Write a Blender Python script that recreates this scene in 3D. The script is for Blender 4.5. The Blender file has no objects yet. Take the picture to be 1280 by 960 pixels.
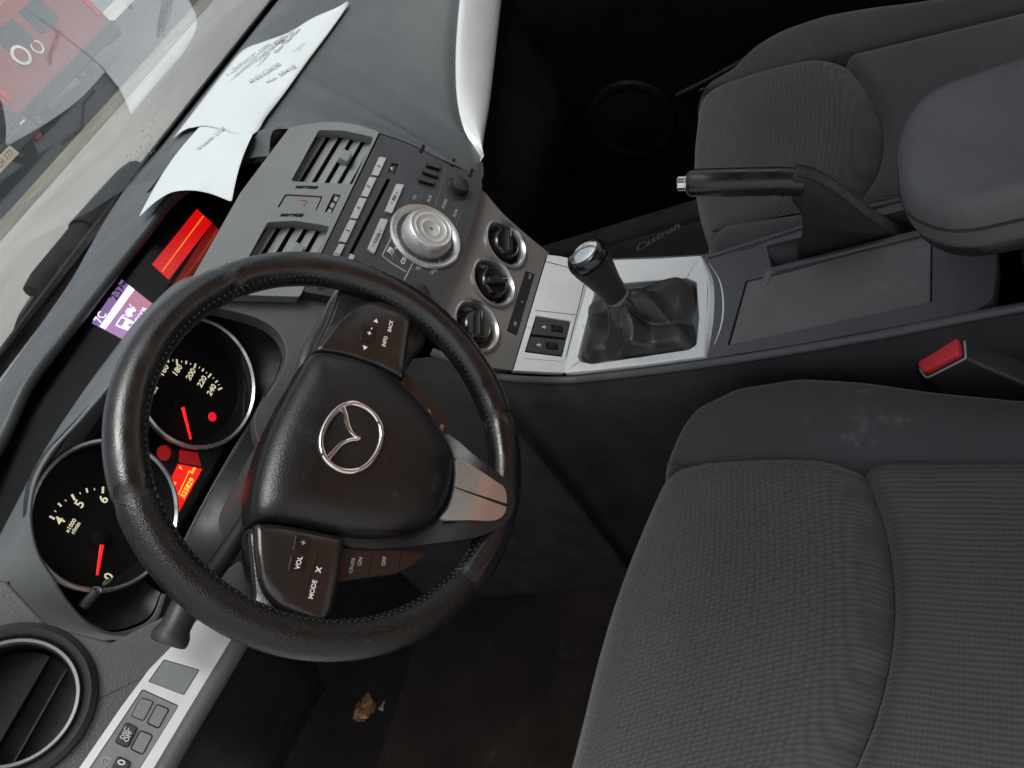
import bpy, bmesh, math, random
import numpy as np
from mathutils import Vector, Matrix
R = math.radians
PI = math.pi
random.seed(4)
S = bpy.context.scene
COL = S.collection
V = Vector

# ---------------------------------------------------------------- camera
CAM = V((-0.67946757, -0.53265947, 1.06561591))
CX = V((0.24748911, -0.80511382, -0.53901843))     # image right
CY = V((-0.79426825, 0.15001327, -0.58875629))     # image down
CZ = V((0.55487575, 0.573836, -0.6023497))         # view direction
FPX = 973.5945

def ray(u, v):
    return CX * ((u - 640) / FPX) + CY * ((v - 480) / FPX) + CZ

def proj(p):
    q = V(p) - CAM
    z = q.dot(CZ)
    return 640 + FPX * q.dot(CX) / z, 480 + FPX * q.dot(CY) / z

def on(u, v, p, n):
    r = ray(u, v)
    n = V(n)
    return CAM + r * ((V(p) - CAM).dot(n) / r.dot(n))

def atx(u, v, x): return on(u, v, (x, 0, 0), (1, 0, 0))
def aty(u, v, y): return on(u, v, (0, y, 0), (0, 1, 0))
def atz(u, v, z): return on(u, v, (0, 0, z), (0, 0, 1))

class Fr:
    """a flat working frame: origin o, axes ex, ey, normal n"""
    def __init__(s, o, ex, n):
        s.o = V(o); s.n = V(n).normalized()
        ex = V(ex); ex = (ex - s.n * ex.dot(s.n)).normalized()
        s.ex = ex; s.ey = s.n.cross(ex)
    def w(s, a, b, h=0.0): return s.o + s.ex * a + s.ey * b + s.n * h
    def uv(s, u, v, h=0.0):
        p = on(u, v, s.o + s.n * h, s.n) - s.o
        return (p.dot(s.ex), p.dot(s.ey))
    def pts(s, L, h=0.0): return [s.uv(u, v, h) for u, v in L]
    def at(s, a, b, h=0.0, rot=0.0):
        ex = s.ex * math.cos(rot) + s.ey * math.sin(rot)
        return Fr(s.w(a, b, h), ex, s.n)

# ---------------------------------------------------------------- materials
def nodes(name):
    m = bpy.data.materials.new(name); m.use_nodes = True
    nt = m.node_tree
    return m, nt, nt.nodes['Principled BSDF'], nt.nodes['Material Output']

def N(nt, typ, **kw):
    n = nt.nodes.new(typ)
    for k, v in kw.items():
        if k.startswith('i_'):
            n.inputs[int(k[2:]) if k[2:].isdigit() else k[2:]].default_value = v
        else: setattr(n, k, v)
    return n

def math_(nt, op, a, b=None, c=None):
    n = N(nt, 'ShaderNodeMath', operation=op)
    for i, x in enumerate((a, b, c)):
        if x is None: continue
        if isinstance(x, (int, float)): n.inputs[i].default_value = x
        else: nt.links.new(x, n.inputs[i])
    return n.outputs[0]

def col(c):
    if isinstance(c, (int, float)): c = (c, c, c)
    return (c[0], c[1], c[2], 1)

def mat(name, base, rough=.5, metal=0.0, grain=None, gstr=.15, var=.12, vscale=9.0, rvar=.12,
        spec=.5, coat=0.0, dust=0.0, dust_scale=60., dust_col=.35, sheen=0.0, wear=None, emit=None):
    m, nt, b, out = nodes(name)
    L = nt.links.new
    tc = N(nt, 'ShaderNodeTexCoord')
    b.inputs['Roughness'].default_value = rough
    b.inputs['Metallic'].default_value = metal
    b.inputs['Specular IOR Level'].default_value = spec
    b.inputs['Coat Weight'].default_value = coat
    b.inputs['Coat Roughness'].default_value = .12
    if sheen:
        b.inputs['Sheen Weight'].default_value = sheen
        b.inputs['Sheen Roughness'].default_value = .5
    no = N(nt, 'ShaderNodeTexNoise', i_Scale=vscale, i_Detail=6.0, i_Roughness=.6)
    L(tc.outputs['Object'], no.inputs['Vector'])
    c = col(base)
    mr = N(nt, 'ShaderNodeMapRange')
    mr.inputs['From Min'].default_value = .3; mr.inputs['From Max'].default_value = .7
    mr.inputs['To Min'].default_value = 1 - var; mr.inputs['To Max'].default_value = 1 + var
    L(no.outputs['Fac'], mr.inputs['Value'])
    mx = N(nt, 'ShaderNodeVectorMath', operation='SCALE')
    mx.inputs[0].default_value = c[:3]
    L(mr.outputs[0], mx.inputs['Scale'])
    cout = mx.outputs[0]
    if dust:
        n2 = N(nt, 'ShaderNodeTexNoise', i_Scale=dust_scale, i_Detail=8.0, i_Roughness=.75)
        L(tc.outputs['Object'], n2.inputs['Vector'])
        r2 = N(nt, 'ShaderNodeMapRange')
        r2.inputs['From Min'].default_value = .58; r2.inputs['From Max'].default_value = .8
        r2.inputs['To Max'].default_value = dust
        L(n2.outputs['Fac'], r2.inputs['Value'])
        mm = N(nt, 'ShaderNodeMix', data_type='RGBA')
        L(r2.outputs[0], mm.inputs[0]); L(cout, mm.inputs[6]); mm.inputs[7].default_value = col(dust_col)
        cout = mm.outputs[2]
    rr = N(nt, 'ShaderNodeMapRange')
    rr.inputs['From Min'].default_value = .3; rr.inputs['From Max'].default_value = .7
    rr.inputs['To Min'].default_value = max(.02, rough - rvar); rr.inputs['To Max'].default_value = min(1, rough + rvar)
    n3 = N(nt, 'ShaderNodeTexNoise', i_Scale=vscale * 2.7, i_Detail=5.0)
    L(tc.outputs['Object'], n3.inputs['Vector']); L(n3.outputs['Fac'], rr.inputs['Value'])
    L(rr.outputs[0], b.inputs['Roughness'])
    L(cout, b.inputs['Base Color'])
    if grain:
        vo = N(nt, 'ShaderNodeTexVoronoi', i_Scale=grain)
        n4 = N(nt, 'ShaderNodeTexNoise', i_Scale=grain * .7, i_Detail=3.0)
        L(tc.outputs['Object'], vo.inputs['Vector']); L(tc.outputs['Object'], n4.inputs['Vector'])
        s = math_(nt, 'ADD', vo.outputs['Distance'], n4.outputs['Fac'])
        bp = N(nt, 'ShaderNodeBump', i_Strength=gstr, i_Distance=.0012)
        L(s, bp.inputs['Height']); L(bp.outputs[0], b.inputs['Normal'])
    if emit:
        b.inputs['Emission Color'].default_value = col(emit[0]); b.inputs['Emission Strength'].default_value = emit[1]
    return m

def fabric(name, base, kind):
    m, nt, b, out = nodes(name)
    L = nt.links.new
    tc = N(nt, 'ShaderNodeTexCoord'); sp = N(nt, 'ShaderNodeSeparateXYZ')
    L(tc.outputs['Object'], sp.inputs[0])
    x, y, z = sp.outputs
    b.inputs['Roughness'].default_value = .85
    b.inputs['Sheen Weight'].default_value = .25
    b.inputs['Sheen Roughness'].default_value = .4
    b.inputs['Specular IOR Level'].default_value = .12
    yz = math_(nt, 'SUBTRACT', y, z)        # follows the cloth over the front edge
    if kind == 'mesh':
        cv = N(nt, 'ShaderNodeCombineXYZ'); L(x, cv.inputs[0]); L(yz, cv.inputs[1])
        sk = math_(nt, 'MULTIPLY', yz, .5)
        L(math_(nt, 'ADD', x, sk), cv.inputs[0])
        vo = N(nt, 'ShaderNodeTexVoronoi', i_Scale=195.0, voronoi_dimensions='2D'); vo.inputs['Randomness'].default_value = .28
        L(cv.outputs[0], vo.inputs['Vector'])
        p = math_(nt, 'SUBTRACT', 1.0, math_(nt, 'MULTIPLY', vo.outputs['Distance'], 2.6))
        amt, bs = .30, .6
    elif kind == 'rib':
        nz = N(nt, 'ShaderNodeTexNoise', i_Scale=18.0)
        L(tc.outputs['Object'], nz.inputs['Vector'])
        xx = math_(nt, 'ADD', x, math_(nt, 'MULTIPLY', nz.outputs['Fac'], .004))
        a = math_(nt, 'SINE', math_(nt, 'MULTIPLY', xx, 2 * PI / .0052))
        c = math_(nt, 'SINE', math_(nt, 'MULTIPLY', yz, 2 * PI / .0034))
        p = math_(nt, 'ADD', math_(nt, 'MULTIPLY', a, .65), math_(nt, 'MULTIPLY', c, .25))
        amt, bs = .24, .4
    else:
        wv = N(nt, 'ShaderNodeTexNoise', i_Scale=700.0, i_Detail=2.0)
        L(tc.outputs['Object'], wv.inputs['Vector'])
        p = math_(nt, 'SUBTRACT', math_(nt, 'MULTIPLY', wv.outputs['Fac'], 2.0), 1.0)
        amt, bs = .25, .25
    no = N(nt, 'ShaderNodeTexNoise', i_Scale=7.0, i_Detail=7.0, i_Roughness=.65)
    L(tc.outputs['Object'], no.inputs['Vector'])
    f = math_(nt, 'ADD', math_(nt, 'MULTIPLY', p, amt), math_(nt, 'ADD', math_(nt, 'MULTIPLY', no.outputs['Fac'], .5), .75))
    sc = N(nt, 'ShaderNodeVectorMath', operation='SCALE'); sc.inputs[0].default_value = col(base)[:3]
    L(f, sc.inputs['Scale'])
    # lint and pale smudges
    n2 = N(nt, 'ShaderNodeTexNoise', i_Scale=14.0 if kind == 'plain' else 120.0, i_Detail=5.0, i_Roughness=.7)
    L(tc.outputs['Object'], n2.inputs['Vector'])
    r2 = N(nt, 'ShaderNodeMapRange'); r2.inputs['From Min'].default_value = .59 if kind == 'plain' else .68; r2.inputs['From Max'].default_value = .80
    r2.inputs['To Max'].default_value = .55
    L(n2.outputs['Fac'], r2.inputs['Value'])
    mm = N(nt, 'ShaderNodeMix', data_type='RGBA'); L(r2.outputs[0], mm.inputs[0]); L(sc.outputs[0], mm.inputs[6])
    mm.inputs[7].default_value = col(.22)
    L(mm.outputs[2], b.inputs['Base Color'])
    bp = N(nt, 'ShaderNodeBump', i_Strength=bs, i_Distance=.001); L(p, bp.inputs['Height']); L(bp.outputs[0], b.inputs['Normal'])
    return m

def emis(name, c, s, base=(.02, .02, .02)):
    m, nt, b, out = nodes(name)
    b.inputs['Base Color'].default_value = col(base)
    b.inputs['Roughness'].default_value = .25
    b.inputs['Emission Color'].default_value = col(c)
    b.inputs['Emission Strength'].default_value = s
    tc = N(nt, 'ShaderNodeTexCoord'); no = N(nt, 'ShaderNodeTexNoise', i_Scale=35.0)
    nt.links.new(tc.outputs['Object'], no.inputs['Vector'])
    nt.links.new(math_(nt, 'MULTIPLY', math_(nt, 'ADD', math_(nt, 'MULTIPLY', no.outputs['Fac'], .5), .75), s), b.inputs['Emission Strength'])
    return m

def glass(name, tint=(.93, .97, .96), k=1.0, dirt=.03):
    m, nt, b, out = nodes(name)
    nt.nodes.remove(b); L = nt.links.new
    tr = N(nt, 'ShaderNodeBsdfTransparent'); tr.inputs[0].default_value = col(tint)
    gl = N(nt, 'ShaderNodeBsdfGlossy'); gl.inputs['Roughness'].default_value = 0.0
    ge = N(nt, 'ShaderNodeNewGeometry'); dt = N(nt, 'ShaderNodeVectorMath', operation='DOT_PRODUCT')
    L(ge.outputs['Incoming'], dt.inputs[0]); L(ge.outputs['True Normal'], dt.inputs[1])
    cs = math_(nt, 'SUBTRACT', 1.0, math_(nt, 'ABSOLUTE', dt.outputs['Value']))
    r1 = math_(nt, 'MULTIPLY_ADD', math_(nt, 'POWER', cs, 5.0), .96, .04)      # one face; two faces reflect 2R / (1 + R)
    f2 = math_(nt, 'MINIMUM', math_(nt, 'MULTIPLY', math_(nt, 'DIVIDE', math_(nt, 'MULTIPLY', r1, 2.0), math_(nt, 'ADD', r1, 1.0)), k), .9)
    mx = N(nt, 'ShaderNodeMixShader'); L(f2, mx.inputs[0]); L(tr.outputs[0], mx.inputs[1]); L(gl.outputs[0], mx.inputs[2])
    df = N(nt, 'ShaderNodeBsdfDiffuse'); df.inputs[0].default_value = col(.5)
    tc = N(nt, 'ShaderNodeTexCoord'); no = N(nt, 'ShaderNodeTexNoise', i_Scale=14.0, i_Detail=8.0, i_Roughness=.7)
    L(tc.outputs['Object'], no.inputs['Vector'])
    m2 = N(nt, 'ShaderNodeMixShader'); L(math_(nt, 'MULTIPLY', no.outputs['Fac'], dirt), m2.inputs[0])
    L(mx.outputs[0], m2.inputs[1]); L(df.outputs[0], m2.inputs[2]); L(m2.outputs[0], out.inputs[0])
    return m

M = {}
M['dash'] = mat('dash_soft_plastic', (.052, .057, .060), .45, spec=.6, grain=900, gstr=.22, dust=.10, dust_scale=40, var=.08)
M['dash_low'] = mat('dash_lower_plastic', (.062, .062, .066), .55, grain=800, gstr=.25, dust=.08, var=.1)
M['vent_grey'] = mat('centre_stack_grey_plastic', (.165, .176, .179), .40, spec=.6, grain=1200, gstr=.08, dust=.06, var=.06)
M['radio'] = mat('radio_fascia_plastic', (.030, .032, .035), .42, grain=1200, gstr=.06, dust=.07, var=.08)
M['black'] = mat('black_plastic', (.012, .012, .012), .45, grain=900, gstr=.1, var=.2, dust=.05)
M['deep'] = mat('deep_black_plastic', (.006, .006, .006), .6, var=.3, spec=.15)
M['gloss'] = mat('gloss_black_plastic', (.008, .008, .009), .1, rvar=.05, var=.3, dust=.03)
M['lcdglass'] = mat('display_dark_lens', (.004, .004, .005), .22, rvar=.06, spec=.35, dust=.02)
M['silver'] = mat('silver_painted_trim', (.64, .655, .655), .36, metal=.25, var=.04, rvar=.10, dust=.12, dust_col=.3, vscale=20)
M['silver_btn'] = mat('silver_button_paint', (.42, .42, .41), .36, metal=.5, var=.05)
M['chrome'] = mat('chrome', (.72, .71, .70), .09, metal=1.0, rvar=.05, var=.05)
M['satin'] = mat('satin_metal', (.56, .55, .53), .28, metal=.9, var=.06)
M['leather'] = mat('black_leather', (.008, .0075, .0075), .27, grain=700, gstr=.10, rvar=.14, vscale=16, spec=.55, coat=.1, dust=.06, dust_scale=130, dust_col=.16)
M['leather_worn'] = mat('worn_leather', (.007, .0065, .006), .32, grain=700, gstr=.28, rvar=.12, spec=.4, dust=.35, dust_scale=260, dust_col=.17)
M['pad'] = mat('airbag_cover_plastic', (.0065, .006, .006), .36, grain=750, gstr=.14, spec=.45, dust=.22, dust_scale=45, dust_col=.2)
M['pod'] = mat('gloss_switch_plastic', (.014, .012, .011), .2, rvar=.06, dust=.04)
M['thread'] = mat('grey_thread', (.13, .13, .13), .8)
M['thread_black'] = mat('black_thread', (.02, .02, .02), .8)
M['boot'] = mat('gaiter_leather', (.015, .014, .0135), .42, grain=420, gstr=.22, spec=.45, dust=.12)
M['knob'] = mat('knob_leather', (.018, .017, .017), .45, grain=700, gstr=.3, dust=.08)
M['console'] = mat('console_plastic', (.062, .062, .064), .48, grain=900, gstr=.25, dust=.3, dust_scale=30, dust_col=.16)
M['lid'] = mat('console_lid_plastic', (.112, .108, .105), .5, grain=1000, gstr=.12, dust=.5, dust_scale=11, dust_col=.2)
M['arm'] = mat('armrest_vinyl', (.105, .106, .107), .5, grain=560, gstr=.34, dust=.08)
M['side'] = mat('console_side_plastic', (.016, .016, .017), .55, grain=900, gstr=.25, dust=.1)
M['mesh'] = fabric('seat_mesh_fabric', (.070, .066, .068), 'mesh')
M['rib'] = fabric('seat_ribbed_fabric', (.068, .064, .066), 'rib')
M['cloth'] = fabric('seat_plain_cloth', (.050, .047, .050), 'plain')
M['carpet'] = mat('carpet', (.010, .0085, .008), .95, spec=.03, grain=260, gstr=.9, dust=.3, dust_scale=25, dust_col=.014, var=.3)
M['matting'] = mat('mat_carpet', (.016, .013, .011), .95, spec=.03, grain=200, gstr=.8, dust=.8, dust_scale=22, dust_col=.055, var=.3)
M['red_lcd'] = emis('red_display', (1.0, .004, .006), .40)
M['red_dim'] = emis('red_display_dim', (1.0, .02, .02), .35)
M['orange'] = emis('orange_segment', (1.0, .20, .015), .75)
M['needle'] = emis('needle_red', (1.0, .012, .010), .75)
M['lilac'] = emis('lilac_screen', (.30, .17, .36), .85)
M['lilac_rose'] = emis('lilac_screen_rose', (.42, .17, .25), .75)
M['lilac_dark'] = emis('lilac_screen_band', (.19, .12, .30), .8)
M['lilac_white'] = emis('lilac_screen_light', (.78, .70, .95), .95)
M['lamp_red'] = emis('warning_lamp_red', (1.0, .006, .03), .6)
M['lamp_dim'] = emis('warning_lamp_dim', (1.0, .006, .012), .14)
M['dial_mark'] = emis('dial_marking', (.85, .78, .52), .38, (.5, .48, .35))
M['mark'] = mat('white_print', (.62, .62, .60), .6)
M['mark_dim'] = mat('grey_print', (.26, .26, .26), .6)
M['mark_dark'] = mat('dark_print', (.06, .06, .06), .6)
M['red_print'] = mat('red_print', (.45, .10, .11), .5)
M['red_btn'] = mat('red_release_button', (.62, .030, .035), .42, var=.08)
M['ink'] = mat('ink', (.34, .36, .38), .7)
M['ink_dark'] = mat('ink_dark', (.15, .16, .18), .7)
M['paper'] = mat('paper', (.50, .53, .54), .75, var=.02, vscale=6)
M['glass'] = glass('windshield_glass', k=1.2, dirt=.02)
M['frit'] = mat('black_frit', (.004, .004, .004), .45)
M['rubber'] = mat('rubber', (.022, .022, .023), .5, dust=.12, dust_scale=80)
M['wrap'] = mat('crinkled_foil', (.15, .075, .03), .35, metal=.4, grain=80, gstr=1.0, var=.6, vscale=60)
M['clear'] = mat('clear_film', (.10, .09, .085), .15, var=.4)
M['plate_metal'] = mat('brushed_plate', (.62, .60, .58), .30, metal=.9, var=.04, rvar=.05)
M['silver_dark'] = mat('silver_dark_reflection', (.24, .235, .23), .36, metal=.5, var=.04, rvar=.06)  # silver trim paint darkened: the panel's dark reflections are put into its colour
M['silver_ring'] = mat('silver_ring', (.50, .495, .48), .30, metal=.7, var=.05)
M['thread_dim'] = mat('black_stitching', (.045, .045, .045), .7)
M['drop'] = mat('water_bead', (.55, .56, .53), .08, var=.3)
M['trip_lcd'] = emis('trip_display_red', (1.0, .010, .006), .62)
M['ring_grey'] = mat('dull_ring', (.20, .20, .20), .35, metal=.6)
M['hood_lit'] = mat('dash_plastic_lit', (.098, .106, .108), .5, grain=900, gstr=.2, dust=.1, dust_scale=40, var=.08)  # dash plastic lightened: the light on the gauge hood is put into its colour
M['trip_text'] = emis('trip_display_text', (1.0, .30, .03), 1.5)
M['dial_ring'] = mat('dial_ring_metal', (.34, .335, .325), .32, metal=.8, var=.06)
# ---------------------------------------------------------------- geometry
def catmull(P, n, closed=False):
    """centripetal Catmull-Rom through the points (no overshoot on uneven spacing)"""
    P = [V(p) for p in P]; out = []
    m = len(P)
    for i in range(m if closed else m - 1):
        if closed: a, b, c, d = P[i - 1], P[i], P[(i + 1) % m], P[(i + 2) % m]
        else:
            b, c = P[i], P[i + 1]
            a = P[i - 1] if i else b * 2 - c
            d = P[i + 2] if i + 2 < m else c * 2 - b
        dt = [max((y - x).length ** .5, 1e-4) for x, y in ((a, b), (b, c), (c, d))]
        t0 = 0; t1 = dt[0]; t2 = t1 + dt[1]; t3 = t2 + dt[2]
        for k in range(n):
            t = t1 + (t2 - t1) * k / n
            A1 = a * ((t1 - t) / (t1 - t0)) + b * ((t - t0) / (t1 - t0))
            A2 = b * ((t2 - t) / (t2 - t1)) + c * ((t - t1) / (t2 - t1))
            A3 = c * ((t3 - t) / (t3 - t2)) + d * ((t - t2) / (t3 - t2))
            B1 = A1 * ((t2 - t) / (t2 - t0)) + A2 * ((t - t0) / (t2 - t0))
            B2 = A2 * ((t3 - t) / (t3 - t1)) + A3 * ((t - t1) / (t3 - t1))
            out.append(B1 * ((t2 - t) / (t2 - t1)) + B2 * ((t - t1) / (t2 - t1)))
    if not closed: out.append(P[-1].copy())
    return out

def rnd(pts, r, n=5):
    """round the corners of a 2-D polygon"""
    out = []; m = len(pts)
    for i in range(m):
        p = V(pts[i][:2]); a = V(pts[i - 1][:2]); c = V(pts[(i + 1) % m][:2])
        rr = r[i] if isinstance(r, (list, tuple)) else r
        d1 = (a - p); d2 = (c - p)
        l = min(rr, d1.length * .48, d2.length * .48)
        p1 = p + d1.normalized() * l; p2 = p + d2.normalized() * l
        for k in range(n + 1):
            t = k / n
            out.append(tuple((1 - t) ** 2 * p1 + 2 * t * (1 - t) * p + t * t * p2))
    return out

def ell(cx, cy, rx, ry=None, n=40, p=2.0, rot=0.0):
    ry = rx if ry is None else ry; o = []
    for k in range(n):
        a = 2 * PI * k / n; c, s = math.cos(a), math.sin(a)
        x = rx * math.copysign(abs(c) ** (2 / p), c); y = ry * math.copysign(abs(s) ** (2 / p), s)
        o.append((cx + x * math.cos(rot) - y * math.sin(rot), cy + x * math.sin(rot) + y * math.cos(rot)))
    return o

def rect(cx, cy, w, h): return [(cx - w / 2, cy - h / 2), (cx + w / 2, cy - h / 2), (cx + w / 2, cy + h / 2), (cx - w / 2, cy + h / 2)]

def area2(p): return sum(p[i - 1][0] * p[i][1] - p[i][0] * p[i - 1][1] for i in range(len(p)))
def ccw(p):
    p = [tuple(q[:2]) for q in p]
    return p if area2(p) > 0 else p[::-1]

class G:
    def __init__(s): s.v = []; s.f = []; s.flat = False
    def add(s, vs, fs):
        k = len(s.v); s.v += [V(p) for p in vs]; s.f += [tuple(i + k for i in f) for f in fs]; return s
    def prism(s, fr, pts, h0, h1, top=1.0):
        p = ccw(pts); n = len(p)
        cx = sum(q[0] for q in p) / n; cy = sum(q[1] for q in p) / n
        vs = [fr.w(a, b, h0) for a, b in p] + [fr.w(cx + (a - cx) * top, cy + (b - cy) * top, h1) for a, b in p]
        fs = [tuple(range(n - 1, -1, -1)), tuple(range(n, 2 * n))] + [(i, (i + 1) % n, n + (i + 1) % n, n + i) for i in range(n)]
        return s.add(vs, fs)
    def plate(s, fr, outline, holes, h0, h1):
        s.flat = True
        loops = [ccw(outline)] + [ccw(h)[::-1] for h in holes]
        bm = bmesh.new(); es = []
        for lp in loops:
            vv = [bm.verts.new((a, b, 0)) for a, b in lp]
            es += [bm.edges.new((vv[i - 1], vv[i])) for i in range(len(vv))]
        bmesh.ops.triangle_fill(bm, use_beauty=True, use_dissolve=False, edges=es, normal=(0, 0, 1))
        bm.verts.index_update()
        vv = [v.co.copy() for v in bm.verts]; ff = [tuple(v.index for v in f.verts) for f in bm.faces]
        ff = [f if (vv[f[1]] - vv[f[0]]).cross(vv[f[2]] - vv[f[0]]).z > 0 else f[::-1] for f in ff]
        bm.free(); n = len(vv)
        vs = [fr.w(c.x, c.y, h1) for c in vv] + [fr.w(c.x, c.y, h0) for c in vv]
        fs = ff + [tuple(i + n for i in f[::-1]) for f in ff]
        k = 0
        for lp in loops:
            m = len(lp)
            for i in range(m):
                a, b = k + i, k + (i + 1) % m
                fs.append((a + n, b + n, b, a))
            k += m
        return s.add(vs, fs)
    def lathe(s, fr, prof, n=56, close=False, sx=1.0, sy=1.0, cap0=True):
        vs = []; fs = []; m = len(prof)
        for r, h in prof:
            for k in range(n):
                a = 2 * PI * k / n; vs.append(fr.w(r * math.cos(a) * sx, r * math.sin(a) * sy, h))
        for i in range(m - 1 + (1 if close else 0)):
            i2 = (i + 1) % m
            for k in range(n): fs.append((i * n + k, i * n + (k + 1) % n, i2 * n + (k + 1) % n, i2 * n + k))
        if not close:
            if cap0 and prof[0][0] > 1e-6: fs.append(tuple(range(n - 1, -1, -1)))
            if cap0 and prof[-1][0] > 1e-6: fs.append(tuple((m - 1) * n + k for k in range(n)))
        return s.add(vs, fs)
    def tube(s, P, r, n=10, closed=False, cap=True, flat=1.0, up=None):
        P = [V(p) for p in P]; m = len(P)
        rs = r if isinstance(r, (list, tuple)) else [r] * m
        vs = []; fs = []
        T = [(P[(i + 1) % m] - P[i - 1] if closed else P[min(i + 1, m - 1)] - P[max(i - 1, 0)]).normalized() for i in range(m)]
        u = V(up) if up is not None else (V((0, 0, 1)) if abs(T[0].z) < .9 else V((1, 0, 0)))
        for i in range(m):
            if up is not None: u = V(up)
            u = (u - T[i] * u.dot(T[i])).normalized(); w = T[i].cross(u)
            for k in range(n):
                a = 2 * PI * k / n; vs.append(P[i] + u * (rs[i] * flat * math.sin(a)) + w * (rs[i] * math.cos(a)))
        for i in range(m if closed else m - 1):
            j = (i + 1) % m
            for k in range(n): fs.append((i * n + k, i * n + (k + 1) % n, j * n + (k + 1) % n, j * n + k))
        if cap and not closed:
            fs.append(tuple(range(n - 1, -1, -1))); fs.append(tuple((m - 1) * n + k for k in range(n)))
        return s.add(vs, fs)
    def grid(s, rows):
        m = len(rows); n = len(rows[0])
        return s.add([p for r in rows for p in r], [(i * n + j, i * n + j + 1, (i + 1) * n + j + 1, (i + 1) * n + j) for i in range(m - 1) for j in range(n - 1)])
    def patch(s, rows, nu=6, nv=6):
        a = [catmull(r, nu) for r in rows]
        cols = [catmull([r[j] for r in a], nv) for j in range(len(a[0]))]
        return s.grid([[c[i] for c in cols] for i in range(len(cols[0]))])
    def pillow(s, fr, outline, prof):
        """outline rings scaled about the centroid: prof = [(scale, height), ...]"""
        p = ccw(outline); n = len(p)
        cx = sum(q[0] for q in p) / n; cy = sum(q[1] for q in p) / n
        vs = []; fs = []
        for sc, h in prof: vs += [fr.w(cx + (a - cx) * sc, cy + (b - cy) * sc, h) for a, b in p]
        for i in range(len(prof) - 1):
            for k in range(n): fs.append((i * n + k, i * n + (k + 1) % n, (i + 1) * n + (k + 1) % n, (i + 1) * n + k))
        t = (len(prof) - 1) * n; fs.append(tuple(t + k for k in range(n)))
        fs.append(tuple(range(n - 1, -1, -1)))
        return s.add(vs, fs)
    def ball(s, c, rx, ry=None, rz=None, n=20):
        ry = rx if ry is None else ry; rz = rx if rz is None else rz
        vs = []; fs = []; m = n // 2
        for i in range(m + 1):
            t = PI * i / m
            for k in range(n):
                a = 2 * PI * k / n; vs.append(V(c) + V((rx * math.sin(t) * math.cos(a), ry * math.sin(t) * math.sin(a), rz * math.cos(t))))
        for i in range(m):
            for k in range(n): fs.append((i * n + k, (i + 1) * n + k, (i + 1) * n + (k + 1) % n, i * n + (k + 1) % n))
        return s.add(vs, fs)
    def slab(s, fr, px, hf, th):
        """a plate whose height over the frame varies: hf(radius) at each outline point"""
        top = []
        for u, v in px:
            h = 0.0
            for _ in range(8):
                a, b = fr.uv(u, v, h); h = hf(math.hypot(a, b))
            top.append((a, b, h))
        if area2([(a, b) for a, b, h in top]) < 0: top = top[::-1]
        n = len(top)
        bm = bmesh.new(); vv = [bm.verts.new(q) for q in top]; f = bm.faces.new(vv)
        for v in bm.verts: v.co.z = 0
        bmesh.ops.triangulate(bm, faces=[f])
        for _ in range(6):
            es = [e for e in bm.edges if e.calc_length() > .0055]
            if not es: break
            bmesh.ops.subdivide_edges(bm, edges=es, cuts=1)
            bmesh.ops.triangulate(bm, faces=[q for q in bm.faces if len(q.verts) > 3])
            bmesh.ops.beautify_fill(bm, faces=bm.faces[:], edges=[e for e in bm.edges if not e.is_boundary])
        for v in bm.verts: v.co.z = hf(math.hypot(v.co.x, v.co.y))
        bm.verts.index_update()
        cos = [v.co.copy() for v in bm.verts]; ff = [tuple(v.index for v in f.verts) for f in bm.faces]
        be = [(e.verts[0].index, e.verts[1].index) for e in bm.edges if e.is_boundary]
        bm.free(); m = len(cos)
        vs = [fr.w(c.x, c.y, c.z) for c in cos] + [fr.w(c.x, c.y, c.z - th) for c in cos]
        return s.add(vs, ff + [tuple(i + m for i in f[::-1]) for f in ff] + [(a, b, b + m, a + m) for a, b in be])
    def hexa(s, P):
        return s.add(P, [(3, 2, 1, 0), (4, 5, 6, 7), (0, 1, 5, 4), (1, 2, 6, 5), (2, 3, 7, 6), (3, 0, 4, 7)])
    def box(s, fr, x0, x1, y0, y1, z0, z1): return s.prism(fr, [(x0, y0), (x1, y0), (x1, y1), (x0, y1)], z0, z1)

ORI = {}
def thing(name, label, cat, loc, group=None):
    o = bpy.data.objects.new(name, None); COL.objects.link(o); o.location = loc; o.empty_display_size = .02
    o['label'] = label; o['category'] = cat
    if group: o['group'] = group
    ORI[o] = V(loc); return o

def obj(name, g, m, parent=None, bev=0.0, smooth=True, ang=38, thick=0.0, sub=0, loc=None, label=None, seg=2):
    o0 = ORI[parent] if parent is not None else V(loc if loc is not None else (0, 0, 0))
    me = bpy.data.meshes.new(name)
    me.from_pydata([tuple(p - o0) for p in g.v], [], g.f)
    bm = bmesh.new(); bm.from_mesh(me)
    bmesh.ops.remove_doubles(bm, verts=bm.verts, dist=1e-6)
    bmesh.ops.recalc_face_normals(bm, faces=bm.faces)
    bm.to_mesh(me); bm.free()
    me.materials.append(M[m] if isinstance(m, str) else m)
    if smooth and not g.flat:
        me.polygons.foreach_set('use_smooth', [True] * len(me.polygons))
        me.set_sharp_from_angle(angle=R(ang))
    o = bpy.data.objects.new(name, me); COL.objects.link(o)
    ORI[o] = o0
    if parent is not None: o.parent = parent
    else: o.location = o0
    if thick:
        md = o.modifiers.new('thick', 'SOLIDIFY'); md.thickness = thick; md.offset = -1
    if bev:
        md = o.modifiers.new('bevel', 'BEVEL'); md.width = bev; md.segments = seg; md.limit_method = 'ANGLE'; md.angle_limit = R(32); md.harden_normals = not g.flat
    if sub:
        md = o.modifiers.new('sub', 'SUBSURF'); md.levels = sub; md.render_levels = sub
    if label: o['label'] = label
    return o

def tag(o, label, cat, group=None, kind=None):
    if kind: o['kind'] = kind
    else: o['label'] = label; o['category'] = cat
    if group: o['group'] = group
    return o

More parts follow.
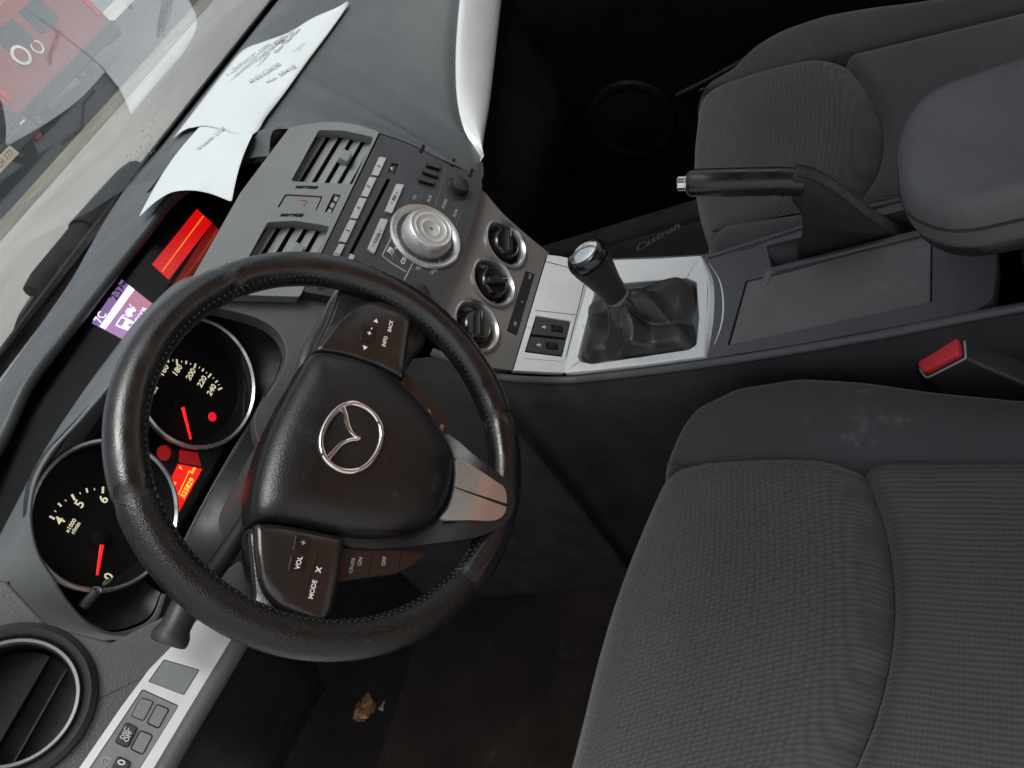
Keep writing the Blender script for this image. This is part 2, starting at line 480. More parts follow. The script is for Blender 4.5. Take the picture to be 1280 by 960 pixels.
def txt(s, fr, a, b, size, rot=0.0, h=.0006, thick=.0003, wide=1.0, spacing=1.0, shear=0.0):
    """lettering on a frame, as geometry: centre at (a, b)"""
    cu = bpy.data.curves.new('t', 'FONT'); cu.body = s; cu.size = size; cu.align_x = 'CENTER'; cu.align_y = 'CENTER'
    cu.extrude = thick; cu.resolution_u = 3; cu.space_character = spacing; cu.shear = shear; cu.offset = size * .012
    o = bpy.data.objects.new('t', cu); COL.objects.link(o)
    dg = bpy.context.evaluated_depsgraph_get(); dg.update()
    me = bpy.data.meshes.new_from_object(o.evaluated_get(dg))
    g = G(); c, sn = math.cos(rot), math.sin(rot)
    vs = []
    for v in me.vertices:
        x, y = v.co.x * wide, v.co.y
        vs.append(fr.w(a + x * c - y * sn, b + x * sn + y * c, h + v.co.z))
    g.add(vs, [tuple(p.vertices) for p in me.polygons])
    bpy.data.objects.remove(o); bpy.data.meshes.remove(me); bpy.data.curves.remove(cu)
    return g

def join(*gs):
    r = G()
    for g in gs: r.add(g.v, g.f)
    return r
# ================================================================ steering wheel
TILT, ROLL = R(24.15), R(9.1)
WC = V((-.37, 0, .70))
wu = V((0, math.sin(TILT), math.cos(TILT))); wn = V((0, -math.cos(TILT), math.sin(TILT))); wr = V((1, 0, 0))
WF = Fr(WC, wr * math.cos(ROLL) + wu * math.sin(ROLL), wn)
WF0 = Fr(WC, wr, wn)

sw = thing('steering_wheel', 'black leather three-spoke steering wheel with chrome winged emblem on its centre pad', 'steering wheel', WC)
RC, RT = .1725, .0165
def rim_pt(a, rr=RC, h=0.0): return WF.w(rr * math.cos(a), rr * math.sin(a), h)
def ang(u, v): p = WF.uv(u, v); return math.atan2(p[1], p[0])
a1, a2, a3, a4 = ang(142, 632), ang(276, 340), ang(622, 525), ang(590, 738)
cuts = sorted([a1 % (2 * PI), a2 % (2 * PI), a3 % (2 * PI), a4 % (2 * PI)])
for i in range(4):
    s, e = cuts[i], cuts[(i + 1) % 4]
    if e < s: e += 2 * PI
    n = max(12, int((e - s) / .035)); P = []; rs = []
    for k in range(n + 1):
        t = k / n; a = s + .003 + (e - s - .006) * t
        P.append(rim_pt(a)); ed = min(t, 1 - t) * n
        rs.append(RT * (.90 if ed < .5 else .985 if ed < 1.5 else 1.0))
    mid = ((s + e) / 2) % (2 * PI)
    d1 = (a1 - s) % (2 * PI)
    worn = abs(d1) < .01 or abs(((a1 - e) % (2 * PI))) < .01
    # the arc between the lower left seam and the lower right seam is the worn one
    isworn = abs((s - a1) % (2 * PI)) < 1e-4 or (s % (2 * PI)) == a1 % (2 * PI)
    g = G().tube(P, rs, n=22, up=WF.n)
    obj('rim_section', g, 'leather_worn' if isworn else 'leather', sw)
# core seen in the seams
g = G().tube([rim_pt(2 * PI * k / 96) for k in range(96)], RT * .93, n=16, closed=True, up=WF.n)
obj('rim_core', g, 'black', sw)
# stitching along the inner side of the rim
g = G()
for k in range(170):
    a = 2 * PI * k / 170
    q = lambda t, rr, h: rim_pt(a + t, rr, h)
    c0 = RC - RT * .90; hh = RT * .46
    g.tube([q(-.010, c0 - .0004, hh - .0022), q(0, c0 + .0016, hh + .0006), q(.010, c0 + .0022, hh + .0030)], .0007, n=5)
obj('stitching', g, 'thread_dim', sw)

# spoke roots under the switch pods and down to the rim
def wpx(L, h=0.0): return WF.pts(L, h)
arm_r = rnd(wpx([(388, 446), (414, 392), (428, 352), (470, 338), (545, 380), (540, 420), (516, 452), (508, 480)]), .012)
arm_l = rnd(wpx([(312, 650), (316, 690), (322, 752), (300, 770), (345, 806), (420, 800), (416, 770), (436, 676)]), .012)
g = G(); g.pillow(WF, arm_r, [(.94, -.040), (1, -.030), (1, -.014), (.97, -.008), (.9, -.006)])
obj('spoke', g, 'leather', sw, ang=60)
g = G(); g.pillow(WF, arm_l, [(.94, -.040), (1, -.030), (1, -.014), (.97, -.008), (.9, -.006)])
obj('spoke', g, 'leather', sw, ang=60)
# lower spoke: dark fork and silver plate, rising over the rim at its outer end
def sm(a, b, x): t = max(0, min(1, (x - a) / (b - a))); return t * t * (3 - 2 * t)
hfork = lambda r: -.006 + .0225 * sm(.100, .145, r)
hplate = lambda r: max(.0055 + .0130 * sm(.085, .15, r), hfork(r) + .0012)
fork_px = [tuple(q)[:2] for q in catmull([V((a, b, 0)) for a, b in [(548, 540), (600, 575), (634, 601), (643, 618), (640, 642), (628, 656), (606, 668), (560, 677), (440, 684), (420, 672), (500, 600)]], 4, True)]
fk = obj('lower_spoke', G().slab(WF, fork_px, hfork, .020), 'black', sw, ang=60)
plate_px = [tuple(q)[:2] for q in catmull([V((a, b, 0)) for a, b in [(571, 571), (590, 582), (622, 603), (630, 609), (633, 618), (633, 634), (630, 643), (620, 650), (590, 650), (551, 648), (560, 636), (567, 616), (570, 592)]], 3, True)]
pl = obj('spoke_plate', G().slab(WF, plate_px, hplate, .004), 'plate_metal', sw, ang=60)
sl_pts = []
for k in range(9):
    u, v = 568 + (637 - 568) * k / 8, 609 + (633 - 609) * k / 8; h = 0
    for _ in range(8): a, b = WF.uv(u, v, h); h = hplate(math.hypot(a, b))
    sl_pts.append(WF.w(a, b, h))
g = G().tube(sl_pts, [.0006 + .0012 * k / 8 for k in range(9)], n=8, flat=.5, up=WF.n)
obj('slit', g, 'gloss', pl)

# airbag pad
pad_px = [(391, 441), (430, 445), (468, 458), (502, 478), (540, 519), (566, 570), (567, 598), (560, 627), (543, 652), (512, 667),
          (472, 672), (432, 669), (388, 660), (345, 653), (317, 650), (313, 628), (318, 592), (331, 548), (350, 506), (371, 469)]
pad = catmull([(a, b, 0) for a, b in wpx(pad_px)], 4, True)
pad = [(p.x, p.y) for p in pad]
g = G().pillow(WF, pad, [(.96, -.045), (1, -.030), (1, -.006), (.990, .000), (.97, .0045), (.93, .0090), (.86, .0130), (.76, .0160), (.6, .0182), (.4, .0195), (.2, .020), (.05, .020)])
padob = obj('airbag_cover', g, 'pad', sw, ang=75)
# dark seam round the pad
# emblem
EH = .0195
eb = WF.uv(441, 549, EH)
def e6(u, v): return (390 + u / 4.923, 490 + v / 4.923)
ring_px = [e6(*p) for p in [(262, 72), (180, 92), (105, 165), (62, 255), (55, 335), (85, 415), (160, 475), (245, 490), (325, 462), (392, 385), (425, 290), (418, 205), (360, 120)]]
rp = [WF.w(*WF.uv(u, v, EH), EH + .0012) for u, v in ring_px]
g = G().tube(catmull(rp, 8, True), .0026, n=12, closed=True, flat=.75, up=WF.n)
em = obj('emblem', g, 'chrome', sw)
wing = [e6(*p) for p in [(186, 100), (205, 150), (220, 210), (246, 258), (290, 289), (240, 296), (185, 320), (135, 372), (95, 418)]]
wp = catmull([WF.w(*WF.uv(u, v, EH), EH + .0012) for u, v in wing], 6)
nn = len(wp); rs = [.0030 - .0016 * (1 - abs(2 * k / (nn - 1) - 1)) for k in range(nn)]
g = G().tube(wp, rs, n=10, flat=.7, up=WF.n)
obj('wing', g, 'chrome', em)
g = G().prism(WF, [WF.uv(u, v, EH) for u, v in ring_px], EH - .004, EH)
obj('emblem_disc', g, 'gloss', em)

# switch pods
pod_r = rnd(wpx([(392, 439), (417, 404), (438, 385), (456, 377), (474, 375), (509, 386), (516, 397), (512, 424), (506, 476), (470, 458), (430, 445)]), .005)
g = G().pillow(WF, pod_r, [(1, -.02), (1, -.005), (.985, -.001), (.95, .0015), (.85, .003), (.6, .004)])
pr_ = obj('switch_pod', g, 'pod', sw, ang=60)
pod_l = rnd(wpx([(318, 653), (346, 654), (389, 662), (432, 671), (427, 716), (416, 767), (407, 781), (394, 779), (372, 771), (346, 759), (331, 742), (324, 723), (319, 688)]), .004)
g = G().pillow(WF, pod_l, [(1, -.02), (1, -.005), (.985, -.001), (.95, .0015), (.85, .003), (.6, .004)])
pl_ = obj('switch_pod', g, 'pod', sw, ang=60)
PH = .0042
def key(par, name, L, h0, h1, m, r=.0015, bev=.0005):
    return obj(name, G().prism(WF, rnd(wpx(L, h1), r), h0, h1), m, par, bev=bev)
k = key(pr_, 'rocker_switch', [(452, 405), (470, 408), (468, 428), (450, 425)], .002, PH + .0012, 'gloss')
for (u, v, d) in [(470, 401, 1), (456, 435, -1)]:
    a, b = WF.uv(u, v, PH); s = .0024
    g = G().prism(WF, [(a - s, b - s * d * .8), (a + s, b - s * d * .8), (a, b + s * d)] if False else [(a - s * d * .8, b - s), (a - s * d * .8, b + s), (a + s * d, b)], PH, PH + .0004)
    obj('arrow_mark', g, 'mark', pr_, smooth=False)
a, b = WF.uv(462, 415, PH); obj('lettering', txt('+ -', WF, a, b, .008, h=PH + .0016), 'mark', pr_, smooth=False)
a, b = WF.uv(488, 408, PH); obj('lettering', txt('BACK', WF, a, b, .0052, h=PH + .0004), 'mark', pr_, smooth=False)
a, b = WF.uv(481, 427, PH); obj('lettering', txt('INFO', WF, a, b, .0052, h=PH + .0004), 'mark', pr_, smooth=False)
k1 = key(pl_, 'rocker_switch', [(370, 668), (388, 671), (384, 691), (366, 689)], .002, PH + .001, 'gloss')
k2 = key(pl_, 'rocker_switch', [(364, 693), (382, 695), (379, 715), (360, 713)], .002, PH + .001, 'gloss')
a, b = WF.uv(373, 704, PH); obj('lettering', txt('VOL', WF, a, b, .0056, h=PH + .0014), 'mark', pl_, smooth=False)
a, b = WF.uv(379, 679, PH); obj('lettering', txt('+', WF, a, b, .008, h=PH + .0014), 'mark_dim', pl_, smooth=False)
a, b = WF.uv(397, 712, PH); obj('lettering', txt('x', WF, a, b, .0095, h=PH + .0004), 'mark', pl_, smooth=False)
a, b = WF.uv(391, 737, PH); obj('lettering', txt('MODE', WF, a, b, .0054, h=PH + .0004), 'mark', pl_, smooth=False)
s0 = WF.uv(398, 693, PH); s1 = WF.uv(378, 752, PH)
obj('groove', G().tube([WF.w(*s0, PH - .0002), WF.w(*s1, PH - .0006)], .0005, n=6), 'deep', pl_)
# cruise switches below the pad
CHh = -.010
cl = obj('cruise_switch', G().prism(WF, rnd(wpx([(424, 686), (536, 680), (531, 694), (516, 706), (495, 717), (421, 726)], CHh), .003), -.02, CHh), 'pod', sw, bev=.001)
for u, v, t in [(448, 707, 'ON'), (440, 707, 'CRUISE'), (480, 702, 'OFF')]:
    a, b = WF.uv(u, v, CHh)
    if t == 'ON': a, b = WF.uv(450, 702, CHh)
    obj('lettering', txt(t, WF, a, b, .0042 if t == 'CRUISE' else .0048, h=CHh + .0004), 'mark_dim', cl, smooth=False)
for u, v in [(463, 706), (500, 700)]:
    a, b = WF.uv(u, v, CHh)
    obj('groove', G().prism(WF, rect(a, b, .018, .0008), CHh - .001, CHh + .0002), 'deep', cl)
cr = obj('cruise_switch', G().prism(WF, rnd(wpx([(488, 466), (505, 464), (541, 497), (564, 528), (569, 548), (552, 556), (528, 526), (505, 495)], CHh), .003), -.02, CHh), 'pod', sw, bev=.001)
for u, v, t in [(504, 482, 'SET'), (521, 498, '-'), (536, 515, '+'), (552, 535, 'RES')]:
    a, b = WF.uv(u, v, CHh)
    obj('lettering', txt(t, WF, a, b, .0046 if len(t) > 1 else .009, h=CHh + .0004), 'mark_dim' if len(t) > 1 else 'mark', cr, smooth=False)

# ---------------------------------------------------------------- column, stalks
cw = thing('steering_column', 'dark grey plastic column cover behind the steering wheel', 'steering column', WF0.w(0, 0, -.12))
oc = rnd([(-.060, -.045), (.060, -.045), (.068, .0), (.052, .045), (-.052, .045), (-.068, .0)], .02)
obj('column_cover', G().pillow(WF0, oc, [(1.0, -.22), (1.0, -.10), (.97, -.075), (.9, -.066), (.6, -.066)]), 'dash_low', cw, ang=50)
hb = rnd([(-.052, -.040), (.052, -.040), (.058, .012), (.036, .050), (-.036, .050), (-.058, .012)], .02)
obj('hub_cover', G().pillow(WF0, hb, [(.95, -.068), (1.0, -.060), (1.0, -.03), (.9, -.02)]), 'dash_low', cw, ang=50)

# left stalk (turn signal): from the column out to its thick round end knob
e0 = aty(209, 806, .075); e1 = aty(232, 757, .070); e2 = aty(262, 722, .066); e3 = V((-.40, .075, .695))
st = thing('turn_signal_stalk', 'black stalk with thick round end knob, left of the steering column', 'stalk', e2)
d = (e0 - e1).normalized()
kf = Fr(e1, V((0, 0, 1)), d); L0 = (e0 - e1).length
obj('end_knob', G().lathe(kf, [(.0085, -.004), (.0115, -.001), (.0120, .004), (.0120, L0 * .55), (.0145, L0 * .72), (.0150, L0 - .004), (.0140, L0 - .001), (.011, L0)], 32), 'rubber', st)
obj('lever', G().tube(catmull([e1, e2, e3], 6), .0085, n=14), 'black', st)
a = e1 + d * (L0 * .25)
# right stalk (wipers)
w0 = aty(425, 366, .075); w1 = aty(404, 405, .075); w2 = aty(381, 449, .075); w3 = V((-.33, .08, .70))
ws = thing('wiper_stalk', 'grey stalk with white wiper symbols, right of the steering column', 'stalk', w2)
obj('lever', G().tube(catmull([w0 + (w0 - w1).normalized() * .01, w0, w1, w2, w3], 6), [.0045] * 6 + [.0062] * 19, n=16), 'satin' if False else 'dash', ws)
sf = Fr(w1, (w0 - w2), (CAM - w1))
for u, v, t, s in [(419, 387, 'O', .008), (411, 394, '=', .007), (405, 404, 'o', .006), (388, 432, '0', .008)]:
    a, b = sf.uv(u, v, .0063)
    obj('lettering', txt(t, sf, a, b, s, h=.0063), 'mark', ws, smooth=False)
a, b = sf.uv(395, 420, .006)
obj('white_band', G().tube([sf.w(a - .0012, b, -.0006), sf.w(a + .0012, b, -.0006)], .0064, n=16), 'mark', ws)
# ================================================================ instrument cluster
CF = Fr((-.382, .2135, .752), (1, 0, 0), (0, -math.cos(R(-2)), math.sin(R(-2))))
ic = thing('instrument_cluster', 'hooded instrument cluster with two round lit gauges behind the steering wheel', 'instrument cluster', CF.o)
ta, tb = CF.uv(135, 643); sa, sb = CF.uv(248, 478)
GR, DH = .0695, -.016
def gauge(name, a, b, label):
    f = CF.at(a, b)
    face = obj(name, G().lathe(f, [(GR - .007, DH - .004), (GR - .007, DH), (.0001, DH)], 64), 'deep', ic, label=label)
    obj('cone', G().lathe(f, [(GR - .0085, DH), (GR - .0028, .001), (GR + .0005, .0016), (GR - .0065, DH)], 72, close=True), 'gloss', face)
    obj('bezel_ring', G().lathe(f, [(GR - .0022, .0014), (GR - .0004, .0042), (GR + .0018, .0030), (GR + .0024, -.002)], 80, close=True), 'satin', face)
    return face
tach = gauge('tachometer', ta, tb, 'left gauge counting engine speed')
speedo = gauge('speedometer', sa, sb, 'right gauge marked up to 240')
def dtext(par, s, u, v, size, m='dial_mark', rot=0.0):
    a, b = CF.uv(u, v, DH); obj('lettering', txt(s, CF, a, b, size, rot, h=DH + .0004), m, par, smooth=False)
def ticks(par, L, ca, cb, m='dial_mark'):
    g = G()
    for u, v, l, wd in L:
        a, b = CF.uv(u, v, DH); d = V((a - ca, b - cb)).normalized(); n = V((-d.y, d.x))
        P = V((a, b)); q = [P - d * l / 2 - n * wd / 2, P + d * l / 2 - n * wd / 2, P + d * l / 2 + n * wd / 2, P - d * l / 2 + n * wd / 2]
        g.prism(CF, [tuple(x) for x in q], DH, DH + .0005)
    obj('scale_marks', g, m, par, smooth=False)
for s, u, v in [('160', 204.5, 463), ('180', 221.5, 463), ('200', 238.5, 468), ('220', 252.5, 477), ('240', 264.5, 487.5)]:
    dtext(speedo, s, u, v, .0092)
dtext(speedo, 'km/h', 191.5, 490, .0068)
ca, cb = CF.uv(226, 510, DH)
ticks(speedo, [(200, 456, .003, .0014), (210, 451, .0036, .0016), (221, 452.5, .0058, .0018), (232.5, 453, .0036, .0016), (243.5, 457.5, .0058, .0018), (253.5, 462.5, .0036, .0016),
               (262, 469.5, .0058, .0018), (270.5, 477, .0036, .0016), (275, 486, .0058, .0018), (216, 450.5, .002, .0007), (227, 452, .002, .0007), (238, 455, .002, .0007), (249, 459.5, .002, .0007), (258, 466, .002, .0007), (266.5, 472.5, .002, .0007), (273.5, 481, .002, .0007)], ca, cb)
for s, u, v in [('4', 75, 651), ('5', 99.5, 630), ('6', 129.5, 624.5), ('0', 136, 721)]: dtext(tach, s, u, v, .0125)
dtext(tach, 'x1000', 88.5, 657, .0054); dtext(tach, 'r/min', 94.5, 660, .0054)
ca, cb = CF.uv(125, 680, DH)
ticks(tach, [(65, 647, .0052, .0018), (74.5, 631, .0042, .0016), (91.5, 621.5, .0062, .002), (108.5, 613, .0042, .0016), (128.5, 612.5, .0062, .002), (69, 639, .002, .0007), (82, 625.5, .002, .0007), (100, 616.5, .002, .0007), (118, 611.5, .002, .0007)], ca, cb)
for par, (u0, v0), (u1, v1) in [(speedo, (228.5, 509), (238.5, 549)), (tach, (127.5, 681), (121.5, 719))]:
    A = CF.uv(u0, v0, DH + .006); B = CF.uv(u1, v1, DH + .006)
    obj('needle', G().tube([CF.w(*A, DH + .006), CF.w(*B, DH + .006)], [.0021, .0013], n=8, flat=.5, up=CF.n), 'needle', par)
    d = (V(A) - V(B)).normalized(); hbp = V(A) + d * .006
    obj('needle_hub', G().lathe(CF.at(hbp.x, hbp.y), [(.0085, DH), (.008, DH + .003), (.007, DH + .0035), (.0001, DH + .0035)], 32), 'deep', par)
a, b = CF.uv(265.5, 521, DH)
obj('warning_lamp', G().lathe(CF.at(a, b), [(.0052, DH), (.0048, DH + .0006), (.0001, DH + .0008)], 24), 'lamp_red', speedo)
for rr in (.0032,):
    obj('lamp_symbol', G().tube([CF.at(a, b).w(rr * math.cos(t * PI / 8), rr * math.sin(t * PI / 8), DH + .001) for t in range(16)], .0005, n=5, closed=True), 'red_dim', speedo)
a, b = CF.uv(254, 410, DH)
obj('warning_lamp', G().lathe(CF.at(a, b), [(.0050, DH), (.0001, DH + .0006)], 20), mat('lamp_off', (.03, .004, .006), .4), speedo)
# middle plate, trip display and lamps between the gauges
mid = [CF.uv(u, v, -.012) for u, v in [(150, 545), (200, 480), (260, 545), (330, 500), (345, 520), (225, 690), (175, 745), (160, 740), (215, 640)]]
obj('back_plate', G().prism(CF, [(-.17, -.10), (.18, -.10), (.18, .040), (-.17, .040)], DH - .020, DH - .005), 'deep', ic)
TH = -.010
obj('trip_panel', G().prism(CF, [CF.uv(u, v, TH) for u, v in [(196, 560), (262, 556), (285, 560), (222, 668), (204, 610)]], DH - .01, TH), 'gloss', ic)
lcd = obj('trip_display', G().prism(CF, [CF.uv(u, v, TH + .001) for u, v in [(223, 580), (253, 586), (224, 640), (207, 613)]], TH, TH + .001), 'trip_lcd', ic)
obj('trip_display_edge', G().prism(CF, [CF.uv(u, v, TH + .001) for u, v in [(225, 562), (247, 566), (252, 583), (224, 578)]], TH, TH + .001), 'lamp_dim', ic)
for s, u, v, sz in [('325829', 234, 610, .0078), ('km', 241, 588, .006)]:
    a, b = CF.uv(u, v, TH + .001); obj('lettering', txt(s, CF, a, b, sz, h=TH + .0014), 'trip_text', lcd, smooth=False)
for u, v, s in [(218, 604, 'A'), (226, 585, 'F')]:
    a, b = CF.uv(u, v, TH + .001); obj('lettering', txt(s, CF, a, b, .0055, h=TH + .0014), 'trip_text', lcd, smooth=False)
A = CF.uv(222, 618, TH); B = CF.uv(236, 588, TH)
obj('rule', G().tube([CF.w(*A, TH + .0014), CF.w(*B, TH + .0014)], .0004, n=5), 'trip_text', lcd)
a, b = CF.uv(199, 588, TH); obj('seat_belt_lamp', txt('&', CF, a, b, .009, h=TH + .002), 'lamp_red', ic, smooth=False)
a, b = CF.uv(205, 566, TH); obj('lamp', G().lathe(CF.at(a, b), [(.008, TH), (.0001, TH + .001)], 24), 'lamp_dim', ic)
# trip reset stick
p0 = CF.w(*CF.uv(104, 758, -.004), -.004); p1 = CF.w(*CF.uv(121, 738, .004), .004)
ts = obj('reset_stick', G().tube([p0, p1], .0048, n=16), 'rubber', ic)
kf = Fr(p1, (0, 0, 1), (CAM - p1).normalized() * .5 + (p1 - p0).normalized() * .5)
obj('stick_cap', G().lathe(kf, [(.0030, .0), (.0036, .0006), (.0042, .0)], 20, close=True), 'mark_dim', ts)
# hood over the gauges: base on the dash, lip at the gauges
lip_px = [(203, 742), (190, 772), (165, 786), (138, 790), (108, 778), (86, 754), (66, 724), (48, 696), (36, 650), (40, 606), (60, 566), (100, 522), (160, 452), (205, 398), (255, 372), (300, 385), (338, 402), (357, 430), (348, 470), (322, 512)]
lip_h = [.0, .0, .0, .002, .004, .006, .010, .008, .006, .006, .012, .022, .03, .034, .032, .026, .018, .010, .004, .0]
bas_px = [(205, 745), (194, 778), (172, 797), (142, 800), (103, 800), (50, 790), (8, 768), (-14, 735), (-6, 684), (20, 630), (56, 562), (95, 502), (140, 440), (185, 385), (240, 345), (305, 362), (352, 385), (382, 425), (372, 478), (340, 520)]
bas_h = [-.012, -.012, -.012, -.014, -.02, -.03, -.038, -.044, -.050, -.058, -.064, -.066, -.066, -.066, -.066, -.05, -.035, -.02, -.014, -.012]
lip = [CF.w(*CF.uv(u, v, h), h) for (u, v), h in zip(lip_px, lip_h)]
bas = [CF.w(*CF.uv(u, v, h), h) for (u, v), h in zip(bas_px, bas_h)]
cen = V((ta, tb)); mids = []
mid_ = [(l * .55 + b_ * .45) + CF.n * .006 for l, b_ in zip(lip, bas)]
inn = []
for (u, v), h in zip(lip_px, lip_h):
    a, b = CF.uv(u, v, h); c = min(((ta, tb), (sa, sb)), key=lambda q: (q[0] - a) ** 2 + (q[1] - b) ** 2)
    d = V((a - c[0], b - c[1])); r = min(d.length - .002, GR + .004); d = d.normalized() * r
    inn.append(CF.w(c[0] + d.x, c[1] + d.y, -.016))
obj('hood', G().patch([bas, mid_, lip], 8, 8), 'hood_lit', ic, thick=.003)
lip2 = [l * .94 + i * .06 - CF.n * .0015 for l, i in zip(lip, inn)]
for i_ in range(5, 12): inn[i_] = lip2[i_] - CF.n * .003
obj('bowl', G().patch([lip2, [l * .5 + i * .5 - CF.n * .006 for l, i in zip(lip2, inn)], inn], 8, 5), 'black', ic)
# lower edge moulding under the gauges, towards the column
A = CF.w(*CF.uv(332, 498, .0), .0); B = CF.w(*CF.uv(262, 620, .0), .0); C_ = CF.w(*CF.uv(226, 690, .0), .0)
obj('lower_moulding', G().tube(catmull([A, B, C_], 6), .0035, n=10, flat=.6, up=CF.n), 'dash_low', ic)
obj('lower_apron', G().grid([[A - CF.n * .002, B - CF.n * .002, C_ - CF.n * .002], [A + V((0, -.02, -.09)), B + V((0, -.02, -.09)), C_ + V((0, -.02, -.09))]]), 'black', ic, thick=.004)

# ================================================================ dashboard
da = thing('dashboard', 'dark grey dashboard with a silver trim strip and slatted centre air vents', 'dashboard', (0, .40, .60))
RN = V((0, -.887, .461))
RP = Fr((0, .097, .635), (1, 0, 0), RN)
def rpx(L, h=0.0): return RP.pts(L, h)
def rw(u, v, h=0.0): return RP.w(*RP.uv(u, v, h), h)
# front edge of the upper pad
E_px = [(-60, 640), (0, 545), (32, 477), (75, 420), (137, 340), (180, 287), (217, 240), (270, 205), (322, 182), (342, 163), (380, 150)]
E_y = [.30, .33, .335, .34, .345, .345, .335, .30, .245, .205, .215]
Ed = [aty(u, v, y) for (u, v), y in zip(E_px, E_y)]
Cw = [V((x, y, .849)) for x, y in zip((-.62, -.46, -.36, -.28, -.17, -.10, -.03, .03, .07, .09, .26), (.42, .425, .43, .445, .465, .495, .525, .545, .56, .565, .565))]
Ed[-1].z -= .004; Cw[-1].z -= .005
Mid = [e * .5 + c * .5 + V((0, 0, .006)) for e, c in zip(Ed, Cw)]
Ed1 = [e + V((0, .002, -.010)) for e in Ed]; Ed2 = [e + V((0, .035, -.016)) for e in Ed]
obj('upper_pad', G().patch([Ed2, Ed1, Ed, [e * .9 + c * .1 + V((0, 0, .003)) for e, c in zip(Ed, Cw)], Mid, Cw], 6, 6), 'dash', da, thick=.0)
obj('cowl_panel', G().grid([[c + V((0, 0, -.003)) for c in Cw], [c + V((0, .012, -.012)) for c in Cw], [V((c.x, .64, .785)) for c in Cw]]), 'frit', da)
# passenger side top: from the windscreen down to the silver strip
st_px = [(600, 226), (602, 198), (582, 166), (572, 130), (569, 80), (572, 20), (582, -60)]
st_y = [.088, .105, .125, .140, .150, .155, .155]
up_edge = [aty(u, v, y) for (u, v), y in zip(st_px, st_y)]
low_px = [(603, 232), (601, 201), (606, 165), (612, 130), (618, 80), (627, 0), (636, -60)]
low_edge = [aty(u, v, y - .004) for (u, v), y in zip(low_px, st_y)]
arc_px = [(342, 163), (362, 161), (401, 155), (440, 157), (473, 166), (511, 179), (543, 195), (578, 211)]
arc = [rw(u, v, .004) for u, v in arc_px]
ends = arc + up_edge
nx = len(ends)
cx_ = [.07, .11, .16, .20, .24, .28, .32, .36, .40, .45, .50, .56, .62, .68, .76]
rows = [[], [], [], [], []]
for e, x in zip(ends, cx_):
    c = V((x, .565, .845))
    k1 = V((x * .65 + e.x * .35, max(e.y + .04, .565 - (.565 - e.y) * .35), .857))
    k2 = V((x * .25 + e.x * .75, e.y + (.565 - e.y) * .30, e.z + (.857 - e.z) * .66))
    k3 = e * .86 + k2 * .14 + V((0, -.004, .006)) * min(1, max(.2, (.86 - e.z) / .1))
    for r_, p in zip(rows, (c, k1, k2, k3, e)): r_.append(p)
for r_ in rows: r_.insert(0, r_[0] + V((-.035, .0, -.012)))
obj('passenger_pad', G().patch(rows, 6, 8), 'dash', da)
# silver strip, bulging a little
ue, le = up_edge[1:], low_edge[1:]
mid2 = [(a + b) / 2 + V((0, -.008, .004)) for a, b in zip(ue, le)]
obj('silver_strip', G().patch([[p + V((0, .012, -.002)) for p in ue], [p + V((0, .003, -.001)) for p in ue], mid2, le, [p + V((0, .014, -.004)) for p in le]], 8, 6), 'silver', da)
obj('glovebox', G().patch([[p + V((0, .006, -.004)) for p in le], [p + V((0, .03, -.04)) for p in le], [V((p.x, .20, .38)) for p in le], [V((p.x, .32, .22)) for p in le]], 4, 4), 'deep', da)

# recess for the displays: back face and glossy ledge
DF = Fr((-.14, .352, .805), (1, 0, 0), (0, -.87, .49))
ff = [DF.uv(u, v) for u, v in [(-40, 700), (272, 279), (340, 190), (300, 130), (40, 440), (-60, 600)]]
b0 = DF.uv(220, 343)[1]
obj('display_panel', G().prism(DF, [(-.42, b0), (.24, b0), (.24, .018), (.03, .044), (-.18, .048), (-.42, .040)], -.012, 0), 'lcdglass', da)
q = DF.w(0, b0, 0)
lx = [-.155, -.12, -.05, 0, .04, .08]
lg = G().grid([[V((x, q.y + .003, q.z - .001)) for x in lx], [V((x, .19, q.z - .004)) for x in lx], [V((x, .185, q.z - .05)) for x in lx]])
lx = [-.62, -.5, -.42, -.25, -.155]
lg.grid([[V((x, q.y + .003, q.z - .001)) for x in lx], [V((x, .300, q.z - .004)) for x in lx], [V((x, .298, q.z - .05)) for x in lx]])
obj('ledge', lg, 'gloss', da)
# centre stack: vent panel with two recessed vents
vp = [tuple(q_)[:2] for q_ in catmull([V((361, 162, 0)), V((401, 155.5, 0)), V((440, 157.5, 0)), V((473, 167, 0))], 6)] + [ (409, 300), (378, 364), (374, 373), (300, 371), (230, 367), (300, 243)]
vent_px = [(397.6, 165), (428, 165.6), (458, 172), (466, 174.5), (439, 233), (426, 232), (362.5, 229)]
v1 = rpx(vent_px)
dlt = V(RP.uv(333.6, 280)) - V(RP.uv(397.6, 165))
v2 = [tuple(V(p) + dlt) for p in v1]
haz = rnd(rpx([(355.5, 245), (403, 247.5), (394.5, 265.5), (345.5, 262)]), .003)
lmp = rpx([(415.6, 244.5), (425, 246), (414, 268.7), (404.7, 267)])
tw1 = rpx([(370, 234.5), (397.5, 235), (395, 239), (367.5, 238)]); tw2 = [tuple(V(p) + V(RP.uv(349, 270)) - V(RP.uv(368, 235))) for p in tw1]
v1r, v2r = rnd(v1, .004), rnd(v2, .004)
vpl = rnd(rpx(vp), .004)
panel = obj('vent_panel', G().plate(RP, vpl, [v1r, v2r, haz, lmp, tw1, tw2], -.010, .004), 'vent_grey', da, bev=.0012)
obj('panel_back', G().prism(RP, [tuple(V(q_) * 1.03 - V((sum(a for a, _ in vpl) / len(vpl), sum(b for _, b in vpl) / len(vpl) + .10)) * .03) for q_ in vpl], -.026, -.0225), 'deep', panel)
